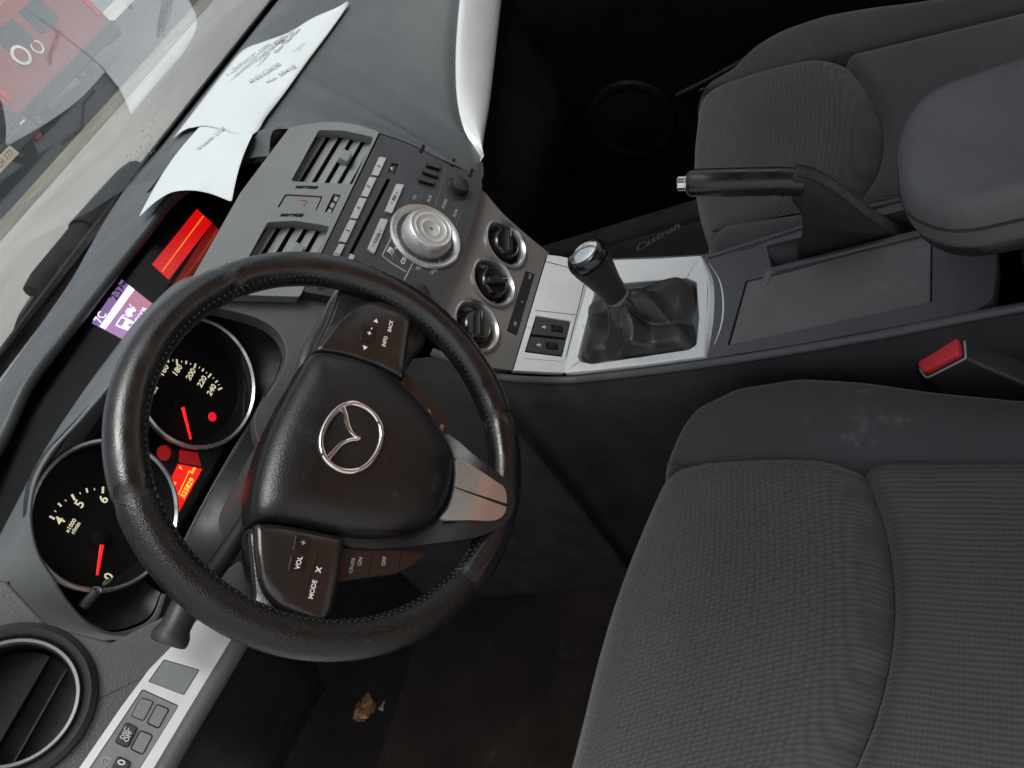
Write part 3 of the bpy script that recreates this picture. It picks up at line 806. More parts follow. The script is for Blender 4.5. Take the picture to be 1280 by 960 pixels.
def vent(sh):
    s = lambda L: [tuple(V(p) + sh) for p in L]
    fr_ = s(v1r); bx = [p[0] for p in fr_]; by = [p[1] for p in fr_]
    ax0, ax1, by0, by1 = min(bx), max(bx), min(by), max(by)
    vt = obj('air_vent', G().prism(RP, s([tuple(V(p)) for p in v1]), -.0224, -.0215), 'deep', panel)
    g = G(); n = 5
    poly = s(v1)
    def cut(b):
        xs = []
        for q0, q1 in zip(poly, poly[1:] + poly[:1]):
            if (q0[1] - b) * (q1[1] - b) < 0: xs.append(q0[0] + (q1[0] - q0[0]) * (b - q0[1]) / (q1[1] - q0[1]))
        return min(xs), max(xs)
    for i in range(n):
        b = by0 + (by1 - by0) * (i + .55) / n
        f = RP.at(0, b, -.010)
        t = R(30)
        f2 = Fr(f.o, f.ex, f.n * math.cos(t) + f.ey * math.sin(t))
        x0, x1 = cut(b)
        g.box(f2, x0 - .0005, x1 + .0005, -.0050, .0050, -.0008, .0008)
    obj('slats', g, 'vent_grey', vt, bev=.0006)
    f = RP.at(sum(p[0] for p in s(v1)) / 7 + .006, by0 + (by1 - by0) * .36, -.004)
    obj('tab', G().prism(f, rnd(rect(0, 0, .020, .014), .003), -.006, .004, .85), 'vent_grey', vt, bev=.0012)
vent(V((0, 0))); vent(dlt)
hz = obj('hazard_button', G().prism(RP, [tuple(V(p) * .93 + V((sum(a for a, _ in haz) / len(haz), sum(b for _, b in haz) / len(haz))) * .07) for p in haz], -.01, .0022), 'vent_grey', panel, bev=.001)
a, b = RP.uv(378, 254)
tri = [(a - .0045, b - .003), (a + .0045, b - .003), (a, b + .0052)]
obj('triangle_mark', G().tube([RP.w(x, y, .0026) for x, y in tri], .0006, n=5, closed=True), 'red_print', hz)
lb = obj('tell_tale_block', G().prism(RP, lmp, -.02, -.001), 'deep', panel)
for u, v in [(419.5, 249), (415, 257), (411, 265)]:
    a, b = RP.uv(u, v); obj('tell_tale', G().prism(RP, rect(a, b, .008, .0045), -.001, .001), 'mark_dim', lb)
for tw in (tw1, tw2):
    c = V((sum(a for a, _ in tw) / 4, sum(b for _, b in tw) / 4))
    f = RP.at(c.x, c.y, -.004)
    f2 = Fr(f.o, f.n, f.ex)
    obj('vent_wheel', G().lathe(f2, [(.006, -.003), (.0068, -.002), (.0068, .002), (.006, .003)], 28), 'dash', panel)
# grey panel between the stack and the gauges
lp = [(300, 373), (420, 376), (428, 392), (392, 446), (372, 480), (350, 486), (352, 440), (335, 405), (315, 392)]
lf = Fr(RP.w(0, 0, -.012), (1, 0, 0), RN)
obj('lower_centre_panel', G().prism(lf, [tuple(x)[:2] for x in catmull([V((a, b, 0)) for a, b in lf.pts([(236, 374), (330, 374), (428, 377), (450, 395), (430, 470), (395, 560), (330, 560), (318, 520), (336, 492), (351, 468), (358, 440), (350, 418), (331, 402), (296, 390), (262, 382)])], 4, True)], -.02, 0), 'dash_low', da, bev=.002)
# left part: fascia with the round vent, silver strip with switches
LF = Fr((-.60, .150, .755), (1, 0, 0), (0, -.85, .52))
lfo = LF.pts([(-190, 690), (8, 726), (60, 782), (140, 803), (205, 770), (300, 700), (330, 730), (300, 790), (90, 1000), (-190, 1040)])
va, vb = LF.uv(14, 878)
hole = ell(va, vb, .047, n=56)
left = obj('left_fascia', G().plate(LF, lfo, [hole], -.012, 0), 'dash_low', da, bev=.002)
f = LF.at(va, vb)
rv = obj('round_vent', G().lathe(f, [(.0600, .0), (.0585, .006), (.0545, .0085), (.0505, .006), (.0470, .001), (.0465, -.02), (.0600, -.004)], 72, close=True), 'black', da)
obj('vent_ring', G().lathe(f, [(.0475, .0035), (.0462, .0062), (.0440, .0058), (.0432, -.002), (.046, -.004)], 80, close=True), 'ring_grey', rv)
obj('vent_barrel', G().lathe(f, [(.0445, .0), (.0435, -.05), (.0001, -.05)], 56, cap0=False), 'black', rv)
g = G()
fl = Fr(f.w(0, 0, -.020), f.ex, (f.n * math.cos(R(18)) + f.ey * math.sin(R(18))))
g.prism(fl, [(x, y) for x, y in ell(0, 0, .041, n=40) if y > -.008], -.0015, .0015)
obj('flap', g, 'deep', rv, bev=.0006)
g = G()
for k in (-.020, -.004): g.box(f, -.036, .036, k - .0008, k + .0008, -.046, -.030)
obj('slats', g, 'black', rv)
TF = Fr((-.59, .086, .668), (1, 0, 0), (0, -.86, .51))
tr_px = [(255, 768), (300, 795), (296, 803), (200, 968), (195, 990), (82, 990), (150, 882)]
tp = TF.pts([(262, 760), (318, 775), (296, 804), (190, 985), (82, 985), (150, 886), (187, 836)])
h_card = rnd(TF.pts([(205, 824), (250, 837), (230, 869), (185, 852)]), .0015)
h_sw = rnd(TF.pts([(178, 861), (224, 882), (160, 985), (95, 985)]), .002)
trim = obj('driver_trim_strip', G().plate(TF, tp, [h_card, h_sw], -.010, 0), 'silver', da, bev=.0022)
obj('blank_cover', G().prism(TF, [tuple(V(p) * .965 + V((sum(a for a, _ in h_card) / len(h_card), sum(b for _, b in h_card) / len(h_card))) * .035) for p in h_card], -.010, -.0006), 'vent_grey', trim, bev=.0006)
swp = obj('switch_panel', G().prism(TF, [tuple(V(p) * .985 + V((sum(a for a, _ in h_sw) / len(h_sw), sum(b for _, b in h_sw) / len(h_sw))) * .015) for p in h_sw], -.010, -.001), 'vent_grey', trim, bev=.0006)
def z7(u, v): return (90 + u / 5.648, 790 + v / 5.648)
for nm, L, up in [('blank_switch', [(490, 465), (575, 490), (505, 625), (420, 590)], .0002), ('blank_switch', [(600, 510), (685, 545), (610, 680), (530, 640)], -.0004),
                  ('switch', [(380, 640), (460, 675), (390, 815), (305, 775)], .0022), ('blank_switch', [(485, 695), (570, 730), (500, 865), (415, 825)], -.0004),
                  ('switch', [(325, 880), (415, 920), (340, 1060), (255, 1020)], .0022)]:
    P = rnd(TF.pts([z7(*p) for p in L], 0), .0018)
    o_ = obj(nm, G().prism(TF, P, -.004, up), 'vent_grey' if nm == 'blank_switch' else 'radio', swp, bev=.0007)
    obj('gap', G().tube([TF.w(a, b, -.0008) for a, b in P], .00055, n=5, closed=True), 'deep', swp)
    if nm == 'switch' and L[0][0] == 380:
        a, b = TF.uv(*z7(372, 715), .002); obj('lettering', txt('DSC', TF, a, b, .0046, h=.0026), 'mark', o_, smooth=False)
        a, b = TF.uv(*z7(398, 738), .002); obj('lettering', txt('OFF', TF, a, b, .0046, h=.0026), 'mark', o_, smooth=False)
    elif nm == 'switch':
        a, b = TF.uv(*z7(340, 945), .002); obj('lettering', txt('- 0', TF, a, b, .008, h=.0026), 'mark', o_, smooth=False)
a, b = TF.uv(*z7(235, 912), 0); obj('lettering', txt('D', TF, a, b, .010, rot=R(180), h=-.0006), 'mark_dim', swp, smooth=False)
a, b = TF.uv(*z7(235, 930), 0); obj('lettering', txt('=', TF, a, b, .008, rot=R(60), h=-.0006), 'mark_dim', swp, smooth=False)
# padded lower edge and knee panel
kp = [TF.w(*TF.uv(u, v, 0), -.004) for u, v in [(322, 772), (299, 803), (245, 893), (188, 990)]]
obj('lower_edge', G().tube(kp, .0085, n=14), 'dash_low', da)
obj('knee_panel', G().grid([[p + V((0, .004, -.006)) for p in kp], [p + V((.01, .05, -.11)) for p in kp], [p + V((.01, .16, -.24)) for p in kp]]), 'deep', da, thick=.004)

# ================================================================ displays on the dash
dd = thing('dashboard_display', 'lilac lit information screen showing the time 2:37', 'display', DF.w(*DF.uv(160, 390)))
L4 = [(115, 404), (152, 350), (204, 391), (168, 432)]
def dpx(L, h=.0): return DF.pts(L, h)
P0, P1, P2, P3 = [V(p) for p in dpx(L4)]
def bl(s, t): return (P0 * (1 - s) + P1 * s) * (1 - t) + (P3 * (1 - s) + P2 * s) * t
def quad(s0, s1, t0, t1): return [tuple(bl(s0, t0)), tuple(bl(s1, t0)), tuple(bl(s1, t1)), tuple(bl(s0, t1))]
sc = obj('screen', G().prism(DF, quad(0, 1, 0, 1), 0, .0012), 'lilac', dd)
obj('screen_band', G().prism(DF, quad(0, 1, 0, .17), .0012, .0016), 'lilac_dark', sc)
obj('screen_rule', G().prism(DF, quad(0, 1, .17, .31), .0012, .0016), 'lilac_white', sc)
obj('screen_tint', G().prism(DF, quad(.62, 1, .33, 1), .0012, .0015), 'lilac_rose', sc)
ax = (P1 - P0).normalized(); rot = math.atan2(ax.y, ax.x)
def dtx(s, u, t, size, m): p = bl(u, t); obj('lettering', txt(s, DF, p.x, p.y, size, rot, h=.0020), m, sc, smooth=False)
dtx('2:37', .74, .085, .0125, 'mark_dark'); dtx('7C', .16, .085, .0125, 'lilac_white')
dtx('PM', .93, .085, .007, 'mark_dark')
p = bl(.57, .50)
def car(f, s, par):
    g = G().prism(f, rnd([(-1 * s, -.35 * s), (1 * s, -.35 * s), (1.1 * s, .1 * s), (.6 * s, .25 * s), (.35 * s, .65 * s), (-.45 * s, .65 * s), (-.75 * s, .2 * s), (-1.1 * s, .1 * s)], .12 * s), .0016, .0021)
    g.prism(f, ell(-.55 * s, -.4 * s, .25 * s, n=14), .0016, .0022); g.prism(f, ell(.55 * s, -.4 * s, .25 * s, n=14), .0016, .0022)
    g.tube([f.w(-.9 * s, .3 * s, .002), f.w(-1.25 * s, .75 * s, .002)], .09 * s, n=5); g.tube([f.w(.9 * s, .3 * s, .002), f.w(1.25 * s, .75 * s, .002)], .09 * s, n=5)
    obj('car_symbol', g, 'lilac_white', par, smooth=False)
car(DF.at(p.x, p.y, 0, rot), .0072, sc)
p = bl(.30, .56)
g = G(); f = DF.at(p.x, p.y, 0, rot)
g.plate(f, rnd(rect(0, .002, .015, .012), .002), [rect(0, .004, .010, .005)], .0016, .0021); g.prism(f, rect(-.004, -.0055, .006, .003), .0016, .0021); g.prism(f, rect(.005, -.0055, .004, .003), .0016, .0021)
obj('door_symbol', g, 'lilac_white', sc, smooth=False)
for s, u, t in [('DOOR', .36, .74), ('OPEN', .36, .84), ('DOOR', .66, .70), ('AJAR', .66, .80)]: dtx(s, u, t, .0068, 'lilac_white')
ad = thing('audio_display', 'red lit audio display strip with a thin orange line', 'display', DF.w(*DF.uv(228, 305)))
Lr = [(190, 331), (246, 261.5), (265, 279), (211, 350)]
P0, P1, P2, P3 = [V(p) for p in dpx(Lr)]
rs_ = obj('red_screen', G().prism(DF, quad(0, 1, 0, 1), 0, .0012), 'red_lcd', ad)
A, B = bl(.02, .55), bl(.98, .47)
obj('orange_line', G().tube([DF.w(A.x, A.y, .0014), DF.w(B.x, B.y, .0014)], .0008, n=6), 'orange', rs_)

# ================================================================ radio
ra = thing('car_radio', 'dark car radio with silver buttons and a big round silver tuning knob', 'car radio', RP.w(0, 0))
def z1(u, v): return (420 + u / 6.4, 180 + v / 6.4)
rad_px = [(475, 168), (510.6, 180), (543, 195.6), (578, 212), (600, 225), (602, 234), (592, 274), (576, 320), (548, 386), (538, 394), (378, 366), (410, 302)]
slot = rpx([z1(402, 287), z1(432, 292), z1(128, 893), z1(98, 884)])
ejr = rpx([z1(440, 163), z1(495, 172), z1(462, 255), z1(405, 243)])
ro = rnd(rpx(rad_px), .004)
RH = .003
rb = obj('fascia', G().plate(RP, ro, [slot, ejr], -.02, RH), 'radio', ra, bev=.0012)
obj('slot_back', G().prism(RP, [tuple(V(p) * 1.0) for p in slot], -.02, -.012), 'deep', ra)
obj('eject_button', G().prism(RP, [tuple(V(p) * .94 + V((sum(a for a, _ in ejr) / 4, sum(b for _, b in ejr) / 4)) * .06) for p in ejr], -.015, .001), 'black', ra, bev=.001)
a, b = RP.uv(*z1(450, 205)); obj('lettering', txt('^', RP, a, b, .010, h=.0014), 'mark', ra, smooth=False)
a, b = RP.uv(*z1(112, 930)); obj('load_button', G().prism(RP, rnd(rect(a, b, .012, .006), .001), RH, RH + .002), 'silver_btn', ra, bev=.0006)
# clips along the edge of the stack
for u, v in [(525, 187), (563, 204), (586, 217)]:
    a, b = RP.uv(u, v); obj('clip', G().prism(RP, rect(a, b - .002, .016, .004), RH - .002, RH + .0015), 'deep', ra, bev=.0008)
pb = [[(340, 115), (395, 125), (330, 268), (275, 257)], [(262, 275), (318, 282), (245, 437), (193, 425)], [(183, 440), (240, 450), (165, 612), (108, 602)], [(103, 615), (157, 626), (75, 802), (18, 787)],
      [(18, 810), (66, 816), (-20, 985), (-72, 970)], [(-75, 995), (-28, 1000), (-110, 1160), (-160, 1150)]]
for i, L in enumerate(pb):
    P = rnd(rpx([z1(*p) for p in L], RH), .0012)
    o_ = obj('preset_button', G().prism(RP, P, RH - .001, RH + .0035), 'silver_btn', ra, bev=.0010)
    a = sum(p[0] for p in P) / len(P); b = sum(p[1] for p in P) / len(P)
    obj('lettering', txt(str(6 - i), RP, a, b, .0062, h=RH + .0038), 'mark_dark', o_, smooth=False)
for L, ss in [([(475, 330), (537, 337), (440, 567), (383, 548)], 'SEEK'), ([(350, 605), (412, 616), (303, 885), (290, 885), (247, 845)], 'FOLDER')]:
    P = rnd(rpx([z1(*p) for p in L], RH), .0015)
    o_ = obj('seek_button', G().prism(RP, P, RH - .001, RH + .0035), 'silver_btn', ra, bev=.001)
    a = sum(p[0] for p in P) / len(P); b = sum(p[1] for p in P) / len(P)
    obj('lettering', txt('<  ' + ss + '  >', RP, a, b, .0050, h=RH + .0038), 'mark_dark', o_, smooth=False)
for L in [[(722, 152), (838, 190), (828, 222), (712, 186)], [(690, 205), (818, 250), (808, 285), (680, 240)], [(660, 275), (793, 310), (780, 345), (650, 305)]]:
    P = rnd(rpx([z1(*p) for p in L], RH), .002)
    obj('mode_button', G().prism(RP, P, RH - .001, RH + .005, .9), 'gloss', ra, bev=.0012)
# thin engraved lines and the framed key groups
def line(L, r, m, par=ra, h=RH): obj('groove', G().tube([RP.w(*RP.uv(*z1(*p), h), h) for p in L], r, n=6, flat=.5, up=RP.n), m, par)
line([(885, 185), (800, 510)], .0006, 'mark_dark'); line([(640, 905), (545, 1090)], .0007, 'mark_dim')
line([(545, 510), (600, 370), (805, 375), (795, 505)], .0006, 'mark_dark'); line([(690, 375), (665, 460)], .0006, 'mark_dark')
line([(450, 735), (370, 893), (440, 950), (560, 1020)], .0008, 'mark_dim'); line([(480, 870), (440, 950)], .0006, 'mark_dark'); line([(590, 990), (780, 1040), (860, 980)], .0006, 'mark_dark')
line([(935, 475), (1000, 530), (965, 650)], .0006, 'mark_dark')
for s, u, v, sz, m in [('CD', 628, 428, .006, 'mark_dim'), ('AUX', 748, 440, .006, 'mark_dim'), ('AUDIO', 868, 480, .0056, 'mark_dim'), ('SCAN', 955, 555, .0056, 'mark_dim'),
                       ('FM', 432, 850, .0072, 'mark'), ('AM', 450, 868, .0072, 'mark_dim'), ('.', 458, 822, .014, 'mark'), ('.', 555, 890, .014, 'mark'), ('CD', 540, 935, .0072, 'mark'), ('MD', 552, 915, .006, 'mark_dim'),
                       ('TEXT', 665, 980, .0064, 'mark_dim'), ('CLOCK', 780, 1000, .0058, 'mark_dim'), ('AUTO-M', 815, 975, .0052, 'mark_dim')]:
    a, b = RP.uv(*z1(u, v), RH); obj('lettering', txt(s, RP, a, b, sz, h=RH + .0004), m, ra, smooth=False)
ka, kb = RP.uv(532, 296, RH)
kf = RP.at(ka, kb, RH)
KR = .0475
tk = obj('tuning_ring', G().lathe(kf, [(KR, -.002), (KR + .0006, .002), (KR - .0015, .0045), (KR - .004, .0042), (KR - .0135, -.004), (KR - .016, -.004)], 88, cap0=False), 'silver_ring', ra)
obj('tuning_knob', G().lathe(kf, [(.0330, -.005), (.0330, .010), (.0318, .0135), (.0290, .0190), (.0268, .0205), (.0262, .0200), (.0255, .0197), (.0215, .0194), (.0205, .0200), (.0198, .0194), (.0125, .0188), (.0118, .0192), (.011, .0186), (.0001, .0184)], 80), 'silver_btn', tk, ang=50)
obj('lettering', txt('#', kf, 0, 0, .006, h=.0188), 'mark_dark', tk, smooth=False)
obj('knob_gap', G().lathe(kf, [(.0355, -.004), (.0355, -.0002), (.0325, -.0002), (.0325, -.004)], 64, close=True), 'deep', tk)
for u, v in [(575, 232), (524, 366)]:
    a, b = RP.uv(u, v, RH + .008); f = RP.at(a, b, RH)
    o_ = obj('small_knob', G().lathe(f, [(.0165, -.002), (.0160, .001), (.0125, .0016), (.0120, .010), (.0112, .0125), (.0098, .0132), (.0001, .0130)], 40), 'black', ra)
    obj('knob_ring', G().lathe(f, [(.0176, -.001), (.0172, .0016), (.0160, .0012), (.0158, -.001)], 40, close=True), 'radio', o_)

# ================================================================ climate panel
HF = Fr((0, .070, .532), (1, 0, 0), (0, -.966, .259))
cp = thing('climate_panel', 'silver heater panel with three round dark dials in a row', 'climate panel', HF.o)
cpo = rnd(HF.pts([(586, 226), (606, 240), (626, 265), (655, 291), (686, 316), (641, 463), (604, 458), (575, 440), (535, 400), (560, 300)]), [.004, .01, .02, .02, .001, .001, .01, .004, .004, .004])
dial_px = [(631.5, 305), (616, 353), (595, 407.5)]
dc = [HF.uv(u, v) for u, v in dial_px]
DRr = .0372
strip = rnd(HF.pts([(657, 338.5), (669, 343), (646.5, 420), (633.5, 413.5)]), .0015)
obj('panel', G().plate(HF, cpo, [ell(a, b, DRr - .001, n=56) for a, b in dc] + [strip], -.02, 0), 'silver_dark', cp, bev=.001)
for i, (a, b) in enumerate(dc):
    f = HF.at(a, b)
    dl = obj('dial', G().lathe(f, [(DRr - .001, -.004), (DRr - .003, -.006), (.0235, -.007), (.0225, -.002), (.0205, .004), (.018, .006), (.0001, .0055)], 64, cap0=False), 'gloss', cp)
    obj('dial_ring', G().lathe(f, [(DRr + .0004, .0), (DRr, .0032), (DRr - .0028, .0044), (DRr - .0062, .0010), (DRr - .0085, -.006), (DRr, -.008)], 72, close=True), 'dial_ring', dl)
    t = [R(20), R(-48), R(20)][i]
    fr_ = f.at(0, 0, 0, t)
    obj('grip', G().prism(fr_, rnd(rect(0, 0, .040, .010), .004), .003, .0125, .86), 'black', dl, bev=.0012)
    g = G().prism(fr_, rect(.012, 0, .010, .0012), .0124, .0130)
    obj('pointer', g, 'mark_dim', dl)
    for k in range(9):
        aa = R(-35) + R(250) * k / 8
        q = f.at(.0268 * math.cos(aa), .0268 * math.sin(aa), -.0066, aa)
        obj('scale_mark', G().prism(q, rect(0, 0, .0030 if k % 2 == 0 else .0018, .0014), 0, .0006), 'mark_dim', dl, smooth=False)
bs_ = obj('button_strip', G().prism(HF, [tuple(V(p) * .97 + V((sum(a for a, _ in strip) / len(strip), sum(b for _, b in strip) / len(strip))) * .03) for p in strip], -.015, -.0008), 'black', cp, bev=.0008)
for u, v, s in [(662.5, 345.5, 'A/C'), (652.5, 377, 'o'), (644, 404.5, '##')]:
    a, b = HF.uv(u, v); obj('lettering', txt(s, HF, a, b, .0060, h=0), 'mark_dim', bs_, smooth=False)
# ================================================================ centre console
CT = Fr((0, -.2, .402), (1, 0, 0), (0, 0, 1))
cc = thing('center_console', 'centre console between the seats with silver gear surround and grey bin lid', 'console', (0, -.2, 0))
sA, sB = HF.w(*HF.uv(683.5, 318), 0), HF.w(*HF.uv(641, 462), 0)
sC, sD = atz(709, 451, .404), atz(734, 347, .404)
shn = (sA - sB).cross(sC - sB).normalized()
if shn.z < 0: shn = -shn
SH = Fr(sB, (sA - sB), shn)
# sloping silver piece with pocket cover and seat heater switches
sl_o = SH.pts([(684, 318), (700, 320), (736, 328), (735, 347), (710, 449), (706, 466), (641, 463)])
h_sw2 = rnd(SH.pts([(670, 394.5), (714, 401.5), (703, 446), (656, 440)]), .001)
slope = obj('switch_surround', G().plate(SH, sl_o, [h_sw2], -.008, 0), 'silver', cc, bev=.0010)
obj('switch_well', G().prism(SH, h_sw2, -.014, -.006), 'deep', slope)
for L in ([(671, 397), (713, 403), (708.5, 421.5), (665, 417)], [(664, 420), (708, 424.5), (702, 444), (657.5, 438)]):
    P = rnd(SH.pts(L), .001)
    o_ = obj('seat_heater_switch', G().prism(SH, P, -.008, -.001), 'radio', slope, bev=.0007)
    a = sum(p[0] for p in P) / len(P); b = sum(p[1] for p in P) / len(P)
    f = SH.at(a, b)
    ex = V(SH.pts([L[1]])[0]) - V(SH.pts([L[0]])[0]); t = math.atan2(ex.y, ex.x)
    f = SH.at(a, b, 0, t)
    obj('rocker', G().prism(f, rnd(rect(.008, 0, .017, .010), .001), -.001, .0008), 'deep', o_, bev=.0005)
    obj('rocker_face', G().prism(f, rnd(rect(.0085, 0, .009, .008), .001), .0008, .0016), 'gloss', o_, bev=.0004)
    obj('lettering', txt('h', SH, a - math.cos(t) * .011, b - math.sin(t) * .011, .009, 0, h=-.0006), 'mark', o_, smooth=False)
def sline(L, r=.0005, m='deep', par=None, fr=SH, h=0.0002): return obj('seam', G().tube([fr.w(*fr.uv(u, v), h) for u, v in L], r, n=6, flat=.6, up=fr.n), m, par)
sline([(684, 318), (641, 462)], .0008, par=slope); sline([(682, 327), (700, 331.5), (732, 341)], .0006, par=slope)
sline([(669, 388), (720, 393.5)], .0005, 'mark_dark', par=slope); sline([(732, 347), (721, 393), (708, 445)], .0006, par=slope)
sline([(655, 448), (703, 452), (708, 446)], .0004, 'mark_dim', par=slope)
# flat silver surround of the gear lever
bz = CT.pts([(735, 326), (767, 325.5), (820, 324), (877, 320.5), (885, 347), (884, 400), (881, 446), (800, 457), (749, 463), (706, 467), (710, 449)])
bh = rnd(CT.pts([(743.5, 366), (779, 355), (858, 348.5), (871, 354), (874, 399), (871, 432), (862, 438), (740, 456), (726, 453), (722.5, 446)]), .003)
bezel = obj('gear_surround', G().plate(CT, bz, [bh], -.010, .002), 'silver', cc, bev=.0015)
e1_ = [CT.w(*CT.uv(u, v), .0015) for u, v in [(877, 320.5), (885, 347), (884, 400), (881, 446)]]
e2_ = [CT.w(*CT.uv(u, v), -.004) for u, v in [(882, 322), (900, 352), (902, 398), (884, 446)]]
e3_ = [p + V((0, -.001, -.006)) for p in e2_]
obj('surround_end', G().patch([e1_, [(a + b) / 2 - V((0, 0, .0045)) for a, b in zip(e1_, e2_)], e2_, e3_], 6, 5), 'silver', cc, thick=.001)
obj('gear_well', G().plate(CT, [tuple(V(p)) for p in bh], [[tuple(V(p) * .97 + V((.0, .0035))) for p in bh]], -.03, -.006), 'black', cc)
# console body
body_px = [(706, 470), (749, 466), (800, 460), (881, 449), (1000, 430), (1120, 408), (1215, 391), (1240, 375), (1246, 330), (1240, 215), (1140, 244), (1000, 286), (945, 304), (880, 318), (820, 321), (767, 323), (735, 323)]
slot_px = [(958, 307), (1006, 295), (1130, 262), (1160, 270), (1165, 283), (1000, 325), (964, 334.5)]
lid_px = [(932, 351), (985, 338), (1090, 308), (1166, 284), (1165, 378), (1040, 404), (909, 432)]
slotp = rnd(CT.pts(slot_px, -.004), .003); lidp = rnd(CT.pts(lid_px, -.004), .003)
cb_ = obj('console_top', G().plate(CT, rnd(CT.pts(body_px, -.004), .006), [slotp, lidp], -.03, -.004), 'console', cc, bev=.003, seg=3)
sh = lambda P, s: [tuple(V(p) * s + V((sum(a for a, _ in P) / len(P), sum(b for _, b in P) / len(P))) * (1 - s)) for p in P]
lidg = G().prism(CT, sh(lidp, .985), -.016, -.0055)
lid = obj('bin_lid', lidg, 'lid', cc, bev=.0015)
a, b = CT.uv(958, 346, -.004)
obj('thumb_grip', G().pillow(CT, ell(a, b, .0165, .006, 30, rot=R(-12)), [(1, -.008), (.9, -.0045), (.6, -.0030), (.2, -.0026)]), 'lid', lid)
obj('slot_floor', G().prism(CT, slotp, -.05, -.04), 'deep', cc)
# raised rails beside the handbrake slot
A, B = CT.w(*CT.uv(968, 335), -.003), CT.w(*CT.uv(1160, 287), -.003)
obj('rail', G().tube([A, B], .0035, n=12, flat=.7), 'console', cc)
A, B = CT.w(*CT.uv(885, 319), -.003), CT.w(*CT.uv(1142, 242), -.003)
obj('rail', G().tube([A, (A + B) / 2 + V((.003, 0, 0)), B], .003, n=12), 'console', cc)
# left side of the console down to the carpet, with a padded upper edge
ed_px = [(540, 440), (585, 457), (612, 466), (640, 471.5), (706, 472), (749, 468), (800, 462), (881, 451), (1000, 432), (1120, 410), (1228, 388)]
ed = [aty(540, 440, .085), aty(585, 457, .062)] + [SH.w(*SH.uv(u, v), -.004) for u, v in ed_px[2:4]] + [CT.w(*CT.uv(u, v), -.006) for u, v in ed_px[4:]]
ed.append(ed[-1] + V((.0, -.42, .0)))
obj('side_edge', G().tube(catmull(ed, 4), .0052, n=12), 'console', cc)
ed = [V((ed[0].x - .03, .50, ed[0].z + .02)), V((ed[0].x - .02, .25, ed[0].z + .01))] + ed
r1 = [p + V((-.004, 0, -.004)) for p in ed]; r2 = [p + V((-.012, .0, -.045)) for p in ed]; r3 = [V((p.x - .020, p.y + .01, .24)) for p in ed]; r4 = [V((p.x - .04, p.y + .02, .0)) for p in ed]
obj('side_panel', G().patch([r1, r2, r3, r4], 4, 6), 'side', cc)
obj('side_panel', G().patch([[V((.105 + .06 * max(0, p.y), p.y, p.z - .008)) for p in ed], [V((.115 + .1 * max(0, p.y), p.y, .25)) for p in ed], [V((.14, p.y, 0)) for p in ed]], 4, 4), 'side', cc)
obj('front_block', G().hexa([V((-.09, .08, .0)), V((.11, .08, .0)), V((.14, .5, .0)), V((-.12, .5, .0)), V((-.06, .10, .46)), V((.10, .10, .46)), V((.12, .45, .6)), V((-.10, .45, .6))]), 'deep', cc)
obj('rear_box', G().hexa([V((-.11, -1.0, .0)), V((.11, -1.0, .0)), V((.105, -.495, .0)), V((-.10, -.495, .0)), V((-.105, -1.0, .44)), V((.105, -1.0, .44)), V((.10, -.515, .40)), V((-.092, -.515, .40))]), 'side', cc, bev=.012, seg=3)

# ================================================================ gear lever
nk = atx(771, 371, -.002); tp_ = V((.001, -.079, .542))
gl = thing('gear_lever', 'manual gear lever with silver-topped leather knob rising from a creased gaiter', 'gear lever', V((0, -.09, .40)))
kz = (tp_ - nk).normalized(); kf = Fr(nk, (1, 0, 0), kz); KL = (tp_ - nk).length
kb_ = obj('knob', G().lathe(kf, [(.0158, -.002), (.0170, .001), (.0174, .006), (.0192, KL * .28), (.0236, KL * .54), (.0272, KL * .72), (.0276, KL * .80)], 48, sx=1.0, sy=.95), 'knob', gl)
obj('collar', G().lathe(kf, [(.0172, -.004), (.0182, -.001), (.0176, .003), (.0164, .003)], 40, close=True), 'thread', kb_)
obj('knob_cap', G().lathe(kf, [(.0272, KL * .76), (.0284, KL * .79), (.0285, KL * .84), (.0272, KL * .90), (.0246, KL * .945), (.0212, KL * .972), (.0206, KL * .973)], 48, sy=.95), 'gloss', kb_)
cpz = obj('shift_plate', G().lathe(kf, [(.0210, KL * .970), (.0180, KL * .988), (.0115, KL * 1.002), (.0001, KL * 1.008)], 48, sy=.95), 'chrome', kb_)
f = kf.at(0, 0, KL * 1.006)
g = G()
for x in (-.007, 0, .007): g.tube([f.w(x, -.007, -.0012), f.w(x, .007, -.0012)], .0007, n=6)
g.tube([f.w(-.007, 0, -.0008), f.w(.010, 0, -.0008)], .0007, n=6)
obj('shift_pattern', g, 'deep', cpz)
# gaiter: creased leather from the well edge up to the knob
hole = [V((a, b)) for a, b in ccw(bh)]
hc = V((sum(p.x for p in hole) / len(hole), sum(p.y for p in hole) / len(hole)))
